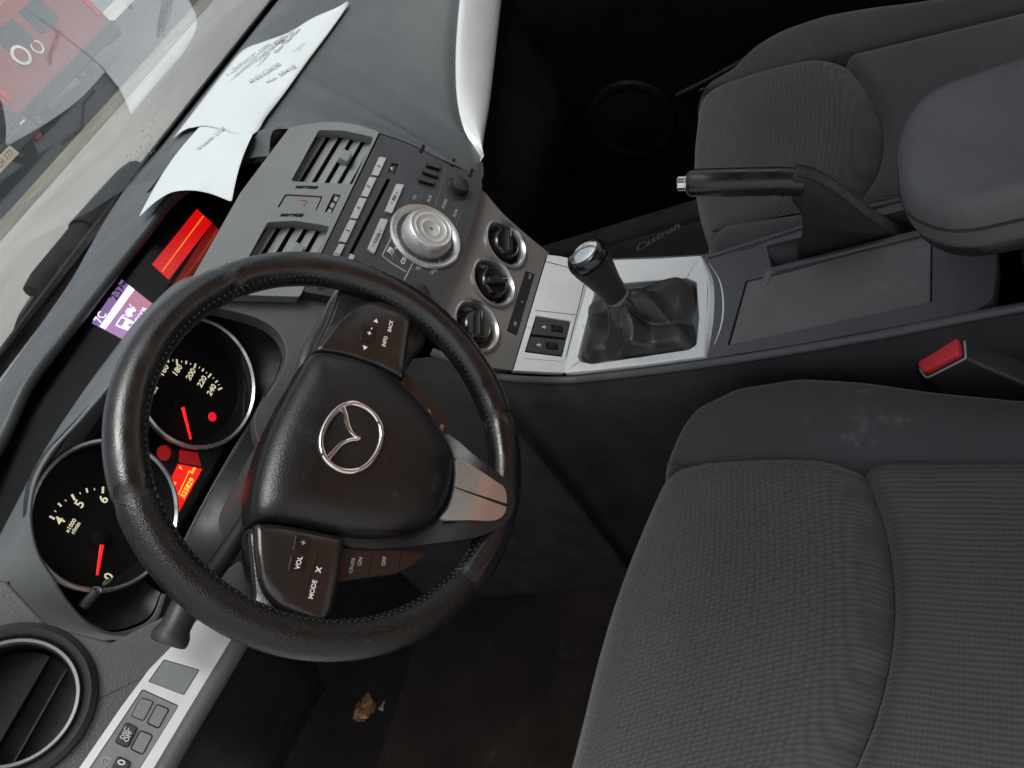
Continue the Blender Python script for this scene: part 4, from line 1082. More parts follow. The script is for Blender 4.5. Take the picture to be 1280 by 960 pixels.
# resample by angle round the rod
NA = 96
def hit(a):
    d = V((math.cos(a), math.sin(a))); best = None
    for i in range(len(hole)):
        p, q = hole[i - 1] - hc, hole[i] - hc; e = q - p
        den = d.x * e.y - d.y * e.x
        if abs(den) < 1e-12: continue
        t = (p.x * e.y - p.y * e.x) / den; u = (p.x * d.y - p.y * d.x) / den
        if t > 0 and -1e-6 <= u <= 1 + 1e-6: best = t
    return best
rad = [hit(2 * PI * k / NA) for k in range(NA)]
rows = []; NT = 22
nloc = CT.uv(640, 480)
nl = V((nk.x - CT.o.x, nk.y - CT.o.y)); zn = nk.z - .402
for j in range(NT + 1):
    t = j / NT
    row = []
    for k in range(NA + 1):
        a = 2 * PI * (k % NA) / NA
        c = hc.lerp(nl, min(1, t ** 1.15)); r = rad[k % NA] * .985 * (1 - t) ** 1.25 + (.0168) * t
        r = r * (1 - .10 * math.sin(PI * t)) 
        w1_ = abs(((a * 3.0 + 2.0 + 2.6 * t) / PI) % 2 - 1); w2_ = abs(((a * 6.0 + .7 - 5.5 * t) / PI) % 2 - 1)
        fold = ((w1_ ** .7 - .5) * .030 + (w2_ - .5) * .011) * math.sin(PI * min(1, t * 1.05)) ** .8 * (1 - .35 * t)
        zz = -.006 + .012 * min(1, t * 6) + (zn - .002) * (t ** 1.35)
        sag = -.004 * math.sin(PI * t) ** 2
        zz += sag + fold * .8
        r += fold
        row.append(CT.w(c.x + r * math.cos(a), c.y + r * math.sin(a), zz))
    rows.append(row)
obj('gaiter', G().grid(rows), 'boot', gl, sub=1, ang=180)
# seams on the gaiter
for k in (8, 88):
    obj('gaiter_seam', G().tube([rows[j][k] + V((0, 0, .0012)) for j in range(2, NT)], .0009, n=6), 'thread_black', gl)

# ================================================================ handbrake
hbx = .070
hbt = thing('handbrake', 'black handbrake lever with silver push button at its tip', 'handbrake', (hbx, -.40, .38))
P = [atx(861, 229, hbx), atx(900, 228, hbx), atx(950, 227, hbx), atx(1004, 228, hbx)]
n0 = (P[0] - P[1]).normalized()
obj('grip', G().tube([P[0] + n0 * .002, P[0], P[0] - n0 * .004, P[1], P[2], P[2] - n0 * .02, P[3]], [.0125, .0148, .0160, .0165, .0162, .0160, .0160], n=26, up=(1, 0, 0)), 'leather', hbt)
bt = obj('push_button', G().tube([P[0] + n0 * .013, P[0] + n0 * .012, P[0] + n0 * .001], [.0078, .0088, .0088], n=24), 'chrome', hbt)
obj('button_ring', G().tube([P[0] + n0 * .0045, P[0] + n0 * .0035], .0091, n=24), 'satin', bt)
obj('grip_seam', G().tube([P[3] + n0 * .022, P[3] + n0 * .0208], .0163, n=26), 'deep', hbt)
# lower arm: a broad flat web behind the grip
arm_px = [(992, 214), (1006, 214), (1025, 221), (1055, 240), (1100, 275), (1140, 300), (1105, 312), (1000, 324), (1004, 290), (1002, 264), (998, 252), (990, 243)]
XF = Fr((hbx, -.3, .45), (0, 1, 0), (1, 0, 0))
ap = XF.pts(arm_px); ap = [(p.x, p.y) for p in catmull([(a, b, 0) for a, b in ap], 3, True)]
obj('lever_web', G().pillow(XF, ap, [(.93, -.013), (.98, -.0115), (1, -.008), (1, .008), (.98, .0115), (.93, .013)]), 'black', hbt, ang=60)

# ================================================================ armrest
ar = thing('armrest', 'padded dark grey armrest lid overhanging the rear of the console', 'armrest', (0, -.62, .44))
AF = Fr((.004, 0, .50), (1, 0, 0), (0, 0, 1))
ao = rnd([(-.094, -.86), (.100, -.86), (.100, -.452), (.040, -.428), (-.050, -.430), (-.094, -.470)], [.02, .02, .06, .08, .05, .05], 8)
obj('cushion', G().pillow(AF, ao, [(.96, -.016), (.99, -.013), (1.0, -.002), (1.0, .014), (.99, .026), (.965, .036), (.92, .043), (.84, .047), (.6, .049), (.3, .050)]), 'arm', ar, ang=80, sub=1)
obj('edge_seam', G().tube([AF.w(a * 1.0, .0 + b + (0 if b < -.6 else .0), .012) for a, b in ao], .0016, n=8, closed=True), 'thread_black', ar)
obj('lower_shell', G().pillow(AF, ao, [(.90, -.030), (.965, -.026), (.985, -.012), (.96, -.010)]), 'side', ar, ang=60)
obj('hinge', G().box(Fr((0, -.80, .44), (1, 0, 0), (0, 0, 1)), -.06, .06, -.06, .06, -.02, .05), 'side', ar, bev=.004)

# ================================================================ seat belt buckle
bo = atx(1176, 443, -.10)
bk = thing('seat_belt_buckle', 'black seat belt buckle with bright red release button beside the driver seat', 'seat belt buckle', bo)
bn = V((-.30, .42, .86)).normalized()
BF = Fr(bo, (0, 1, .2), bn)
rp_ = BF.pts([(1150, 458), (1152, 439), (1190, 416), (1198, 419), (1201, 444), (1157, 467)])
obj('release_button', G().prism(BF, rnd(rp_, .003), -.010, .004), 'red_btn', bk, bev=.0018)
hp = BF.pts([(1148, 462), (1150, 439), (1191, 414), (1203, 421), (1205, 447), (1156, 472)])
ax_ = (atx(1290, 500, -.10) - bo); ax_ = ax_ - bn * ax_.dot(bn) * .2
g = G(); hr = rnd(hp, .003); n = len(hr)
vs = []
for t, s_ in [(0, 1), (.10, 1.08), (.45, 1.55), (1.0, 1.7)]:
    vs += [BF.w(a * s_, b * s_, -.004) + ax_ * t + V((0, 0, -.006)) * t for a, b in hr]
fs = [(i * n + k, i * n + (k + 1) % n, (i + 1) * n + (k + 1) % n, (i + 1) * n + k) for i in range(3) for k in range(n)] + [tuple(range(n)), tuple(range(3 * n, 4 * n))]
g.add(vs, fs)
obj('housing', g, 'black', bk, ang=50)
obj('slot_rim', G().tube([BF.w(a * 1.0, b * 1.0, -.003) for a, b in hr], .0011, n=6, closed=True), 'mark_dim', bk)

# ================================================================ seats
def seat(xc, sg, name, label, z0, HWI=.152, HWO=.20):
    t_ = thing(name, label, 'car seat', (xc, -.4, 0))
    def yf(dx):   # dx measured from the seat centre, positive towards the car's middle
        return -.088 - .75 * max(0, dx + .10) ** 2 - 1.2 * max(0, -dx - .17) ** 2
    def zc(dx, y):
        return z0 + (y + .15) * .15 + .010 * min(1.4, abs(dx) / .16) ** 2
    def yc(dx):   # the cross seam
        u = dx / .152 if dx > 0 else dx / .165
        return -.375 + .034 * u * u - .009 * u
    def P(dx, y, z): return V((xc + sg * dx, y, z))
    # front insert
    rows = []
    prof = [(.010, -.20), (.006, -.12), (.002, -.075), (-.004, -.045), (-.016, -.022), (-.034, -.007), (-.06, .0)]
    NX = 30
    def edge(dx, e0=.016):   # roll down into the side seams
        d = (HWI - dx) if dx > 0 else (HWO + dx)
        return -.010 * max(0, 1 - d / e0) ** 2
    for off, dz in prof:
        rows.append([P(dx, yf(dx) + off, zc(dx, yf(dx) + off) + dz + edge(dx)) for dx in [-HWO + (HWI + HWO) * k / NX for k in range(NX + 1)]])
    ND = 26
    for j in range(1, ND + 1):
        r = []
        for k in range(NX + 1):
            dx = -HWO + (HWI + HWO) * k / NX; ya = yf(dx) - .06; yb = yc(dx)
            y = ya + (yb - ya) * (j / ND); d = y - yb
            z = zc(dx, y) + edge(dx) + .006 * math.sin(PI * j / ND) - .024 * max(0, 1 - d / .050) ** 2.2
            r.append(P(dx, y, z))
        rows.append(r)
    obj('seat_cushion', G().grid(rows), 'mesh', t_, ang=180, sub=1)
    rows = []
    for j in range(21):
        r = []
        for k in range(NX + 1):
            dx = -HWO + (HWI + HWO) * k / NX; ya = yc(dx); yb = -.70
            y = ya + (yb - ya) * (j / 20) ** 1.4; d = ya - y
            z = zc(dx, y) + edge(dx) - .022 * max(0, 1 - d / .018) ** 2 - .004
            r.append(P(dx, y, z))
        rows.append(r)
    obj('rear_cushion', G().grid(rows), 'rib', t_, ang=180, sub=1)
    # bolsters
    for sd, HW in ((1, HWI), (-1, HWO)):
        def wid(y):
            pts = [(-.095, .004), (-.125, .012), (-.155, .028), (-.186, .072), (-.23, .096), (-.295, .104), (-.36, .094), (-.42, .078), (-.50, .062), (-.75, .06)]
            for (a, wa), (b, wb) in zip(pts, pts[1:]):
                if a >= y >= b:
                    t = (a - y) / (a - b); return wa + (wb - wa) * t
            return pts[0][1] if y > pts[0][0] else pts[-1][1]
        rows = []
        y0 = yf(sd * HW) + .002
        for j in range(40):
            y = y0 - (j / 39) ** 1.5 * (.70 + y0)
            yy = y - (.0)
            w_ = wid(y + (.0 if sd == 1 else .01)); cr = .006 + .20 * w_; zb = zc(HW, y) - .010
            fr_ = min(1, (j / 39) ** 1.5 * (.70 + y0) / .05); drop = -.05 * (1 - fr_) ** 2
            r = []
            r.append(P(sd * (HW - .006), y, zb - .035 + drop))
            for q in range(17):
                s = q / 16
                if s <= .7:
                    u = s / .7; dx = HW - .002 + w_ * u
                    z = zb + cr * math.sin(PI * min(1, u * .80 + .02)) ** .8 + drop
                else:
                    u = (s - .7) / .3; dx = HW + w_ * (1 + .10 * math.sin(u * PI / 2)); zt = zb + cr * math.sin(PI * .82) ** .8 + drop
                    z = zt - (zt - .16) * (u ** 1.3)
                r.append(P(sd * dx, y, z))
            rows.append(r)
        # close the front end
        rows = [[V((p.x, p.y + .006, p.z - .03)) for p in rows[0]]] + rows
        obj('bolster', G().grid(rows), 'cloth', t_, ang=180, sub=1)
        obj('seam', G().tube([P(sd * (HW + .001), y, zc(HW, y) - .0105) for y in [y0 - .02 - k * .02 for k in range(28)]], .0016, n=6), 'thread_black', t_)
    # frame under the cushion and the backrest
    obj('seat_base', G().hexa([P(-.21, -.68, .04), P(.21, -.68, .04), P(.19, -.17, .04), P(-.19, -.17, .04), P(-.235, -.68, .27), P(.235, -.68, .27), P(.19, -.14, .28), P(-.19, -.14, .28)]), 'deep', t_)
    BK = Fr((xc, -.665, z0 - .07), (1, 0, 0), (0, math.cos(R(22)), math.sin(R(22))))
    bo_ = rnd([(-.25, -.02), (.25, -.02), (.27, .25), (.22, .60), (-.22, .60), (-.27, .25)], .07, 8)
    br = obj('backrest', G().pillow(BK, bo_, [(.9, -.14), (1, -.10), (1, .0), (.96, .04), (.86, .055), (.74, .035), (.6, .02), (.3, .015)]), 'cloth', t_, ang=80, sub=1)
    obj('backrest_insert', G().pillow(BK, rnd([(-.15, .0), (.15, .0), (.16, .25), (.13, .52), (-.13, .52), (-.16, .25)], .04, 6), [(1, .0), (1, .026), (.96, .034), (.85, .038), (.4, .034)]), 'rib', br, ang=80)
    return t_
seat(-.37, 1, 'driver_seat', 'driver seat with dark grey honeycomb mesh cushion and smudged bolster, nearest the camera', .387)
seat(.345, -1, 'passenger_seat', 'dark grey cloth passenger seat beyond the handbrake', .385, .180, .180)
# ================================================================ floor, mats, doors, roof
def structure(name, g, m, **k):
    o = obj(name, g, m, **k); o['kind'] = 'structure'; return o
fl = G().patch([[V((x, y, z)) for x in (-.78, -.4, -.15, 0, .15, .4, .78)] for y, z in [(-1.9, .0), (-1.2, .0), (-.5, -.002), (.0, -.002), (.45, .0), (.62, .05), (.85, .26), (.95, .62)]], 4, 4)
structure('car_floor', fl, 'carpet')
MF = Fr((-.37, .20, .006), (1, 0, 0), (0, 0, 1))
tag(obj('floor_mat', G().prism(MF, rnd([(-.24, -.42), (.20, -.42), (.22, .10), (.16, .32), (-.20, .36), (-.26, .1)], .05), -.004, .004), 'matting', loc=MF.o, bev=.002), 'dirty dark brown carpet mat under the steering wheel', 'floor mat')
MP = Fr((.42, .18, .006), (1, 0, 0), (0, 0, 1))
pm = thing('floor_mat', 'black carpet mat with white script lettering in the passenger footwell', 'floor mat', MP.o)
obj('mat_carpet', G().prism(MP, rnd([(-.25, -.40), (.24, -.40), (.26, .10), (.20, .34), (-.18, .34), (-.24, .1)], .05), -.004, .004), 'deep', pm, bev=.002)
a, b = MP.uv(822, 299); a1_, b1_ = MP.uv(795, 317); a2_, b2_ = MP.uv(848, 287)
obj('lettering', txt('Castron', MP, a, b, .034, math.atan2(b2_ - b1_, a2_ - a1_), h=.0045, shear=.3), 'mark_dark', pm, smooth=False)
# crumpled snack wrapper on the floor
wc = atz(456, 888, .02)
wr_ = thing('snack_wrapper', 'crumpled brown and gold wrapper lying under the steering wheel', 'wrapper', wc)
random.seed(11)
rows = []
for i in range(9):
    r = []
    for k in range(13):
        a = 2 * PI * k / 12; t = PI * i / 8; q = random.uniform(.8, 1.2) if k < 12 else 1
        r.append(wc + V((.028 * math.sin(t) * math.cos(a) * q, .024 * math.sin(t) * math.sin(a) * q, .016 * math.cos(t) * q)))
    r[12] = r[0]; rows.append(r)
obj('foil', G().grid(rows), 'wrap', wr_, smooth=False)
d0 = wc + V((-.022, -.02, -.012))
obj('film', G().grid([[d0 + V((.045 * i / 3 + random.uniform(-.004, .004), -.02 + .03 * j / 2, random.uniform(0, .01))) for i in range(4)] for j in range(3)]), 'clear', wr_, smooth=False)
# clutch pedal
pA, pB = aty(362, 922, .42), aty(345, 985, .42)
cpd = thing('clutch_pedal', 'dark pedal with a thin bright edge at the bottom of the footwell', 'pedal', pB)
pf = Fr((pA + pB) / 2, (pA - pB), (CAM - pA))
LL = (pA - pB).length
obj('pedal_pad', G().prism(pf, rnd(rect(0, .028, LL, .055), .006), -.008, 0), 'rubber', cpd, bev=.002)
obj('edge_strip', G().tube([pA, pB], .0010, n=6), 'satin', cpd)
obj('pedal_arm', G().tube([pf.w(0, .028, -.006), pf.w(0, .028, -.01) + V((0, .08, .10)), pf.w(0, .028, 0) + V((0, .14, .26))], .008, n=8), 'black', cpd)
# passenger door
pd = thing('passenger_door', 'black inner panel of the passenger door with a round speaker grille', 'car door', (.72, 0, .3))
obj('door_panel', G().patch([[V((.70, y, z)) for y in (.75, .45, .1, -.3, -.8)] for z in (.05, .2, .30)] + [[V((.68, y, .46)) for y in (.75, .45, .1, -.3, -.8)], [V((.66, y, .58)) for y in (.75, .45, .1, -.3, -.8)], [V((.70, y, .80)) for y in (.75, .45, .1, -.3, -.8)]], 5, 5), 'deep', pd, thick=.02)
sc_ = atx(790, 150, .69)
DFr = Fr(sc_, (0, -1, 0), (-1, 0, 0))
spk = obj('speaker_ring', G().lathe(DFr, [(.090, .0), (.086, .006), (.078, .008), (.070, .005), (.068, .0)], 64), 'deep', pd)
obj('speaker_grille', G().lathe(DFr, [(.070, .006), (.04, .010), (.0001, .012)], 48), 'deep', spk)
A, B = atx(846, 119, .69), atx(935, 72, .69)
obj('map_pocket_edge', G().tube([A, (A + B) / 2 + V((-.004, 0, 0)), B], .005, n=10), 'rubber', pd)
# sill on the driver side
sl_ = thing('door_sill', 'black door sill below the open driver door', 'sill', (-.76, 0, .1))
obj('sill_panel', G().hexa([V((-.80, -1.2, -.05)), V((-.72, -1.2, -.05)), V((-.72, .6, -.05)), V((-.80, .6, -.05)), V((-.80, -1.2, .12)), V((-.73, -1.2, .12)), V((-.73, .6, .12)), V((-.80, .6, .12))]), 'black', sl_, bev=.01)
# unseen roof and pillars of the car, added to shape the cabin light
rf = thing('unseen_car_roof', 'unseen roof of the car, added to shape the light, with beige headliner and black windscreen pillars', 'car roof', (0, -.9, 1.2))
M['liner'] = mat('beige_headliner', (.33, .27, .22), .9, grain=500, gstr=.2)  # warm beige chosen to tint the bounced light
obj('headliner', G().patch([[V((x, y, 1.262 + dz - .06 * (abs(x) / .6) ** 3)) for x in (-.60, -.4, 0, .4, .60)] for y, dz in [(-.30, -.005), (-.55, .02), (-1.0, .03), (-1.5, .0), (-1.8, -.05)]], 5, 5), 'liner', rf, thick=-.02)
for s_ in (-1, 1):
    obj('windscreen_pillar', G().tube(catmull([V((s_ * .74, .62, .80)), V((s_ * .69, .25, 1.0)), V((s_ * .60, -.30, 1.21))], 6), .032, n=14), 'black', rf)
obj('door_pillar', G().tube(catmull([V((.70, -.62, .5)), V((.68, -.64, .9)), V((.60, -.66, 1.18))], 5), .045, n=12), 'black', rf)

# ================================================================ windshield, wiper, paper
WT = R(26)
WD = Fr((0, .55, .85), (1, 0, 0), (0, math.sin(WT), math.cos(WT)))
wsd = thing('windshield', 'raked windshield glass reflecting the papers on the dashboard', 'windshield', WD.o)
# frame: ey points forward-down? keep it general
sgn = 1 if WD.ey.y > 0 else -1
def wp_(x, s): return WD.w(x, sgn * s, 0)     # s: metres forward/down from the base line (negative = up the glass)
NR = 12
obj('glass', G().grid([[WD.w(((.73 - .11 * max(0, -s) / .82)) * (2 * k / 16 - 1), sgn * s, -.000 * k) for k in range(17)] for s in [.14 - 1.08 * j / NR for j in range(NR + 1)]]), 'glass', wsd)
obj('black_border', G().prism(WD, [(-.73, sgn * .135), (-.1, sgn * .10), (.73, sgn * .055), (.73, sgn * -.010), (.3, sgn * -.006), (.1, sgn * .0), (-.1, sgn * .014), (-.25, sgn * .028), (-.73, sgn * .03)], .002, .005), 'frit', wsd)
random.seed(3); g = G()
for k in range(90):
    a, b = WD.uv(random.gauss(186, 13), random.gauss(172, 22), .003)
    r_ = random.uniform(.0005, .0013); g.ball(WD.w(a, b, .0005), r_ * random.uniform(1, 1.5), r_, r_ * .7, n=8)
obj('droplets', g, 'drop', wsd)['kind'] = 'stuff'
WW = lambda u, v, h: WD.w(*WD.uv(u, v, h), h)
M['wiper_black'] = mat('wiper_plastic', (.012, .012, .013), .6, spec=.25)
wa = thing('wiper', 'thick dark grey wiper arm with loose black cables and a pale tip outside the windshield', 'wiper', WW(100, 290, .03))
hh = .032
P = [WW(u, v, hh) for u, v in [(176, 204), (172, 211), (162, 224), (136, 254), (104, 290)]]
obj('arm_cover', G().tube(P, [.010, .021, .027, .028, .027], n=22, flat=.8), 'wiper_black', wa)
P = [WW(u, v, hh) for u, v in [(106, 288), (80, 320), (54, 351), (42, 366)]]
obj('arm_shaft', G().tube(P, [.0235, .0235, .0225, .018], n=20, flat=.8), 'wiper_black', wa)
for L in ([(50, 362), (34, 385), (24, 408), (24, 425)], [(54, 366), (58, 372), (48, 385), (32, 398), (22, 420)], [(46, 366), (26, 398), (17, 428)]):
    obj('cable', G().tube(catmull([WW(u, v, hh) for u, v in L], 6), .0042, n=10), 'black', wa)
obj('rod', G().tube(catmull([WW(u, v, .020) for u, v in [(182, 218), (150, 262), (112, 308), (88, 345), (64, 366), (40, 396), (24, 425)]], 5), .0026, n=8), 'chrome', wa)
tipc = WW(18, 427, hh)
M['tip'] = mat('pale_rubber', (.75, .78, .78), .2)
obj('tip', G().tube([WW(27, 404, hh), WW(22, 416, hh), WW(17, 428, hh), WW(13, 433, hh)], [.004, .0065, .0085, .004], n=14), 'tip', wa)

# papers on the dash
from mathutils.bvhtree import BVHTree
_bv = []
for nm in ('passenger_pad', 'upper_pad'):
    o_ = bpy.data.objects[nm]
    _bv.append(BVHTree.FromPolygons([tuple(v.co + ORI[o_]) for v in o_.data.vertices], [tuple(q_.vertices) for q_ in o_.data.polygons]))
def pz(u, v, z=.86):
    """the point seen at a pixel, a little above the dash pad; past its front edge the sheet droops into the recess"""
    lift = .0035 + max(0, z - .857) * .6
    for k_ in range(len(E_px) - 2):          # front edge of the pad at this pixel column
        (u0, v0), (u1, v1_) = E_px[k_], E_px[k_ + 1]
        if u0 <= u <= u1:
            t_ = (u - u0) / (u1 - u0); ev = v0 + (v1_ - v0) * t_; ez = Ed[k_].z + (Ed[k_ + 1].z - Ed[k_].z) * t_
            dd__ = (v - ev) * .8
            if dd__ > -1: return atz(u, v, ez + .004 - .034 * max(0, min(1.1, dd__ / 55)))
    r_ = ray(u, v).normalized()
    hits = [h for h in (b_.ray_cast(CAM, r_) for b_ in _bv) if h[0] is not None]
    if not hits: return atz(u, v, .850)
    return min(hits, key=lambda h: h[3])[0] + V((0, 0, lift))
top = [(440, 8), (418, 17), (396, 26), (374, 38), (350, 51), (328, 58), (307, 66)]
# outline of the big sheet, far edge and near edge, from the right tip to the left
far = [(440, 8), (416, 17), (392, 27), (365, 43), (333, 55), (306, 66), (282, 93), (258, 120), (232, 158), (219, 176), (196, 226), (176, 268)]
near = [(440, 9), (428, 26), (413, 46), (396, 68), (379, 92), (362, 117), (343, 144), (323, 170), (314, 186), (308, 205), (298, 232), (290, 253)]
zs = [.862, .860, .858, .857, .857, .858, .859, .860, .861, .862, .862, .861]
zn_ = [.862, .861, .860, .860, .861, .861, .861, .860, .858, .856, .855, .853]
A = [pz(u, v, z) for (u, v), z in zip(far, zs)]; B = [pz(u, v, z) for (u, v), z in zip(near, zn_)]
# notch: the far edge left of the fold steps back to the second fold line
far2 = list(far); far2[8] = (236, 160); far2[9] = (238, 176)
A = [pz(u, v, z) for (u, v), z in zip([(440, 8), (416, 17), (392, 27), (365, 43), (333, 55), (306, 66), (280, 96), (256, 127), (236, 158), (219, 177), (219, 177.5), (255, 158)], [.862, .860, .858, .857, .857, .858, .858, .858, .858, .857, .857, .857])]
pa = thing('paper_sheet', 'creased white printed sheet lying across the top of the dashboard', 'paper', pz(330, 110, .86))
pg = G()
rows = []
F1 = [(440, 8), (416, 17), (392, 27), (365, 43), (333, 55), (306, 66), (282, 93), (256, 127), (218, 176)]
N1 = [(440, 9), (427, 27), (412, 48), (394, 72), (376, 97), (356, 125), (337, 150), (320, 172), (256, 159)]
def strip(Fp, Np, zf, zn, nm, bulge=.004):
    a = [pz(u, v, z) for (u, v), z in zip(Fp, zf)]; b = [pz(u, v, z) for (u, v), z in zip(Np, zn)]
    r = []
    for t in (0, .2, .4, .6, .8, 1.0): r.append([p * (1 - t) + q * t + V((0, 0, bulge * math.sin(PI * t))) for p, q in zip(a, b)])
    return obj(nm, G().patch(r, 4, 3), 'paper', pa, thick=.0004, ang=180)
strip(F1, N1, [.862, .861, .860, .859, .859, .859, .858, .858, .857], [.862, .861, .861, .861, .861, .861, .861, .860, .8585], 'sheet')
N2 = [(321, 171), (317, 178), (313, 189), (308, 206), (302, 222), (296, 238), (290, 253)]
cA, cB, cC = pz(321, 170), pz(256, 158.5), pz(172, 273); cD = atz(290, 253, .816)
def pad_dist(u, v):
    r_ = ray(u, v).normalized()
    h_ = [h for h in (b_.ray_cast(CAM, r_) for b_ in _bv) if h[0] is not None]
    return (min(q_[3] for q_ in h_) if h_ else 1e9), r_
last = catmull([V((172, 273, 0)), V((192, 254, 0)), V((213, 241, 0)), V((238, 238, 0)), V((262, 242, 0)), V((290, 253, 0))], 4)
ra_ = []; n_ = 20
for ti in range(n_ + 1):
    s_ = ti / n_; r = []
    for ci in range(n_ + 1):
        t = ci / n_
        q_ = (cA.lerp(cB, s_)).lerp(cD.lerp(cC, s_), t) + V((0, 0, .004 * math.sin(PI * t) + .017 * math.sin(PI * s_) * t))
        u, v = proj(q_)
        su, sv = proj(cD.lerp(cC, s_) + V((0, 0, .017 * math.sin(PI * s_)))); li = last[int(round((1 - s_) * (len(last) - 1)))]
        k = max(0, (t - .3) / .7) ** 1.6
        u += (li.x - su) * k; v += (li.y - sv) * k
        q_ = atz(u, v, q_.z)
        dp, r_ = pad_dist(u, v); d_ = (q_ - CAM).length
        lift = .022
        if dp < 1e8 and d_ > dp - lift: q_ = CAM + r_ * (dp - lift)
        r.append(q_)
    ra_.append(r)
obj('folded_flap', G().grid(ra_), 'paper', pa, thick=.0004, ang=180, sub=1)
# small loose second sheet corner: the flap's lower edge
E2 = [(290, 253), (262, 243), (236, 238), (215, 239), (172, 273)]
# printing
PF = Fr((.3, .45, .8635), (1, 0, 0), (0, 0, 1))
def pline(par, L, w_, m, z=.8645):
    obj('print', G().tube([pz(u, v, z) for u, v in L], w_, n=5, flat=.25, up=(0, 0, 1)), m, par)
rot_ = lambda a, b: math.atan2((pz(*b, .86) - pz(*a, .86)).y, (pz(*b, .86) - pz(*a, .86)).x)
def ptext(s, u, v, a, b, size, m='ink', z=.8652):
    f = Fr((0, 0, z), (1, 0, 0), (0, 0, 1)); p = pz(u, v, .857)
    q0, q1 = pz(*a, .857), pz(*b, .857); ex_ = (q1 - q0).normalized()
    q2 = pz(u + 6, v + 8, .857); n_ = ex_.cross(q2 - p); n_ = n_ if n_.z > 0 else -n_
    f = Fr(p + V((0, 0, .0042)), ex_, n_)
    obj('print', txt(s, f, 0, 0, size, 0, h=0, thick=.0002), m, pa, smooth=False)
A_, B_ = (318, 108), (360, 82)
ptext('INVOICE', 336, 96, A_, B_, .014, 'ink')
ptext('No. 20418', 356, 98, A_, B_, .012); ptext('Customer copy', 318, 76, (300, 96), (360, 52), .012)
for i, (a, b) in enumerate([((348, 58), (300, 92)), ((366, 46), (330, 78)), ((378, 42), (350, 70)), ((404, 28), (392, 48)), ((384, 60), (372, 70)), ((300, 145), (312, 130)), ((282, 172), (296, 156)), ((262, 185), (276, 172))]):
    mx_ = ((a[0] + b[0]) / 2, (a[1] + b[1]) / 2)
    ptext(['Registration and mileage', 'Chassis no. Engine no.', 'Date Time Place', 'Total', 'Signed', 'Terms', 'page 1', 'Thank you'][i], *mx_, a if a[0] < b[0] else b, b if a[0] < b[0] else a, .011)
ptext('STOCK', 402, 38, (393, 48), (410, 30), .014, 'ink')
# demister slot in the dash, seen in the notch of the paper
obj('demister_slot', G().tube([pz(u, v, .8525) - V((0, 0, .0026)) for u, v in [(234, 180), (222, 196), (204, 218), (186, 240)]], .0030, n=8, flat=.2), 'deep', da)

# ================================================================ outside
GZ = -.35
def ground_mat(name, base, sc, var, stone=0.0):
    return mat(name, base, .85, grain=None, var=var, vscale=sc, dust=stone, dust_scale=sc * 30, dust_col=.5)
M['concrete'] = ground_mat('yard_concrete', (.40, .395, .36), .6, .18, .2)
M['verge'] = ground_mat('dirt_strip', (.21, .20, .15), 1.5, .3, .2)
M['tarmac'] = ground_mat('dark_tarmac', (.024, .026, .027), 1.0, .3, .05)
gg = lambda y0, y1, h: G().grid([[V((x, y, GZ + h)) for x in np.linspace(-60, 90, 16)] for y in np.linspace(y0, y1, 8)])
structure('ground', gg(-40, 90, 0), 'concrete')
structure('dirt_verge', gg(10.3, 11.6, .005), 'verge')
structure('road', gg(11.6, 24, .010), 'tarmac')
M['car_dark'] = mat('dark_grey_paint', (.030, .034, .038), .3, coat=.5, var=.1)
M['car_red'] = mat('red_paint', (.28, .060, .068), .45, coat=.1, var=.08)
M['car_glass'] = mat('tinted_glass', (.06, .075, .08), .08)
M['lamp_glass'] = mat('red_lamp_lens', (.55, .01, .03), .15)
M['lamp_white'] = mat('clear_lamp_lens', (.75, .75, .72), .15)
M['plate'] = mat('number_plate', (.62, .50, .38), .5)
def vehicle(root, x0, x1, yr, L, prof, m):
    """prof: rows (y offset, z low, z high, inset) along the length -> one body mesh"""
    g = G(); rows = []
    for yo, zl, zh, ins in prof:
        w0, w1 = x0, x1; xc = (w0 + w1) / 2; hw = (w1 - w0) / 2
        ring = []
        for a, b in [(-1, 0), (-1, .12), (-1.0, .5), (-.97, .58), (-.80 + ins, .96), (-.6 + ins, 1), (.6 - ins, 1), (.80 - ins, .96), (.97, .58), (1.0, .5), (1, .12), (1, 0)]:
            ring.append(V((xc + a * hw, yr + yo, GZ + zl + (zh - zl) * b)))
        rows.append(ring)
    g.grid(rows)
    n = len(rows[0]); 
    g.add(rows[0], [tuple(range(n))]); g.add(rows[-1], [tuple(range(n))])
    return obj('body', g, m, root, bev=.04, ang=45)
def wheel(root, x, y, r=.34):
    f = Fr((x, y, GZ + r), (0, 1, 0), (-1, 0, 0))
    t = obj('wheel', G().lathe(f, [(r * .6, -.1), (r, -.09), (r, .09), (r * .6, .1)], 28, close=True), 'rubber', root)
    obj('rim', G().lathe(f, [(r * .62, -.07), (r * .62, .07), (.0001, .06)], 24), 'satin', t)
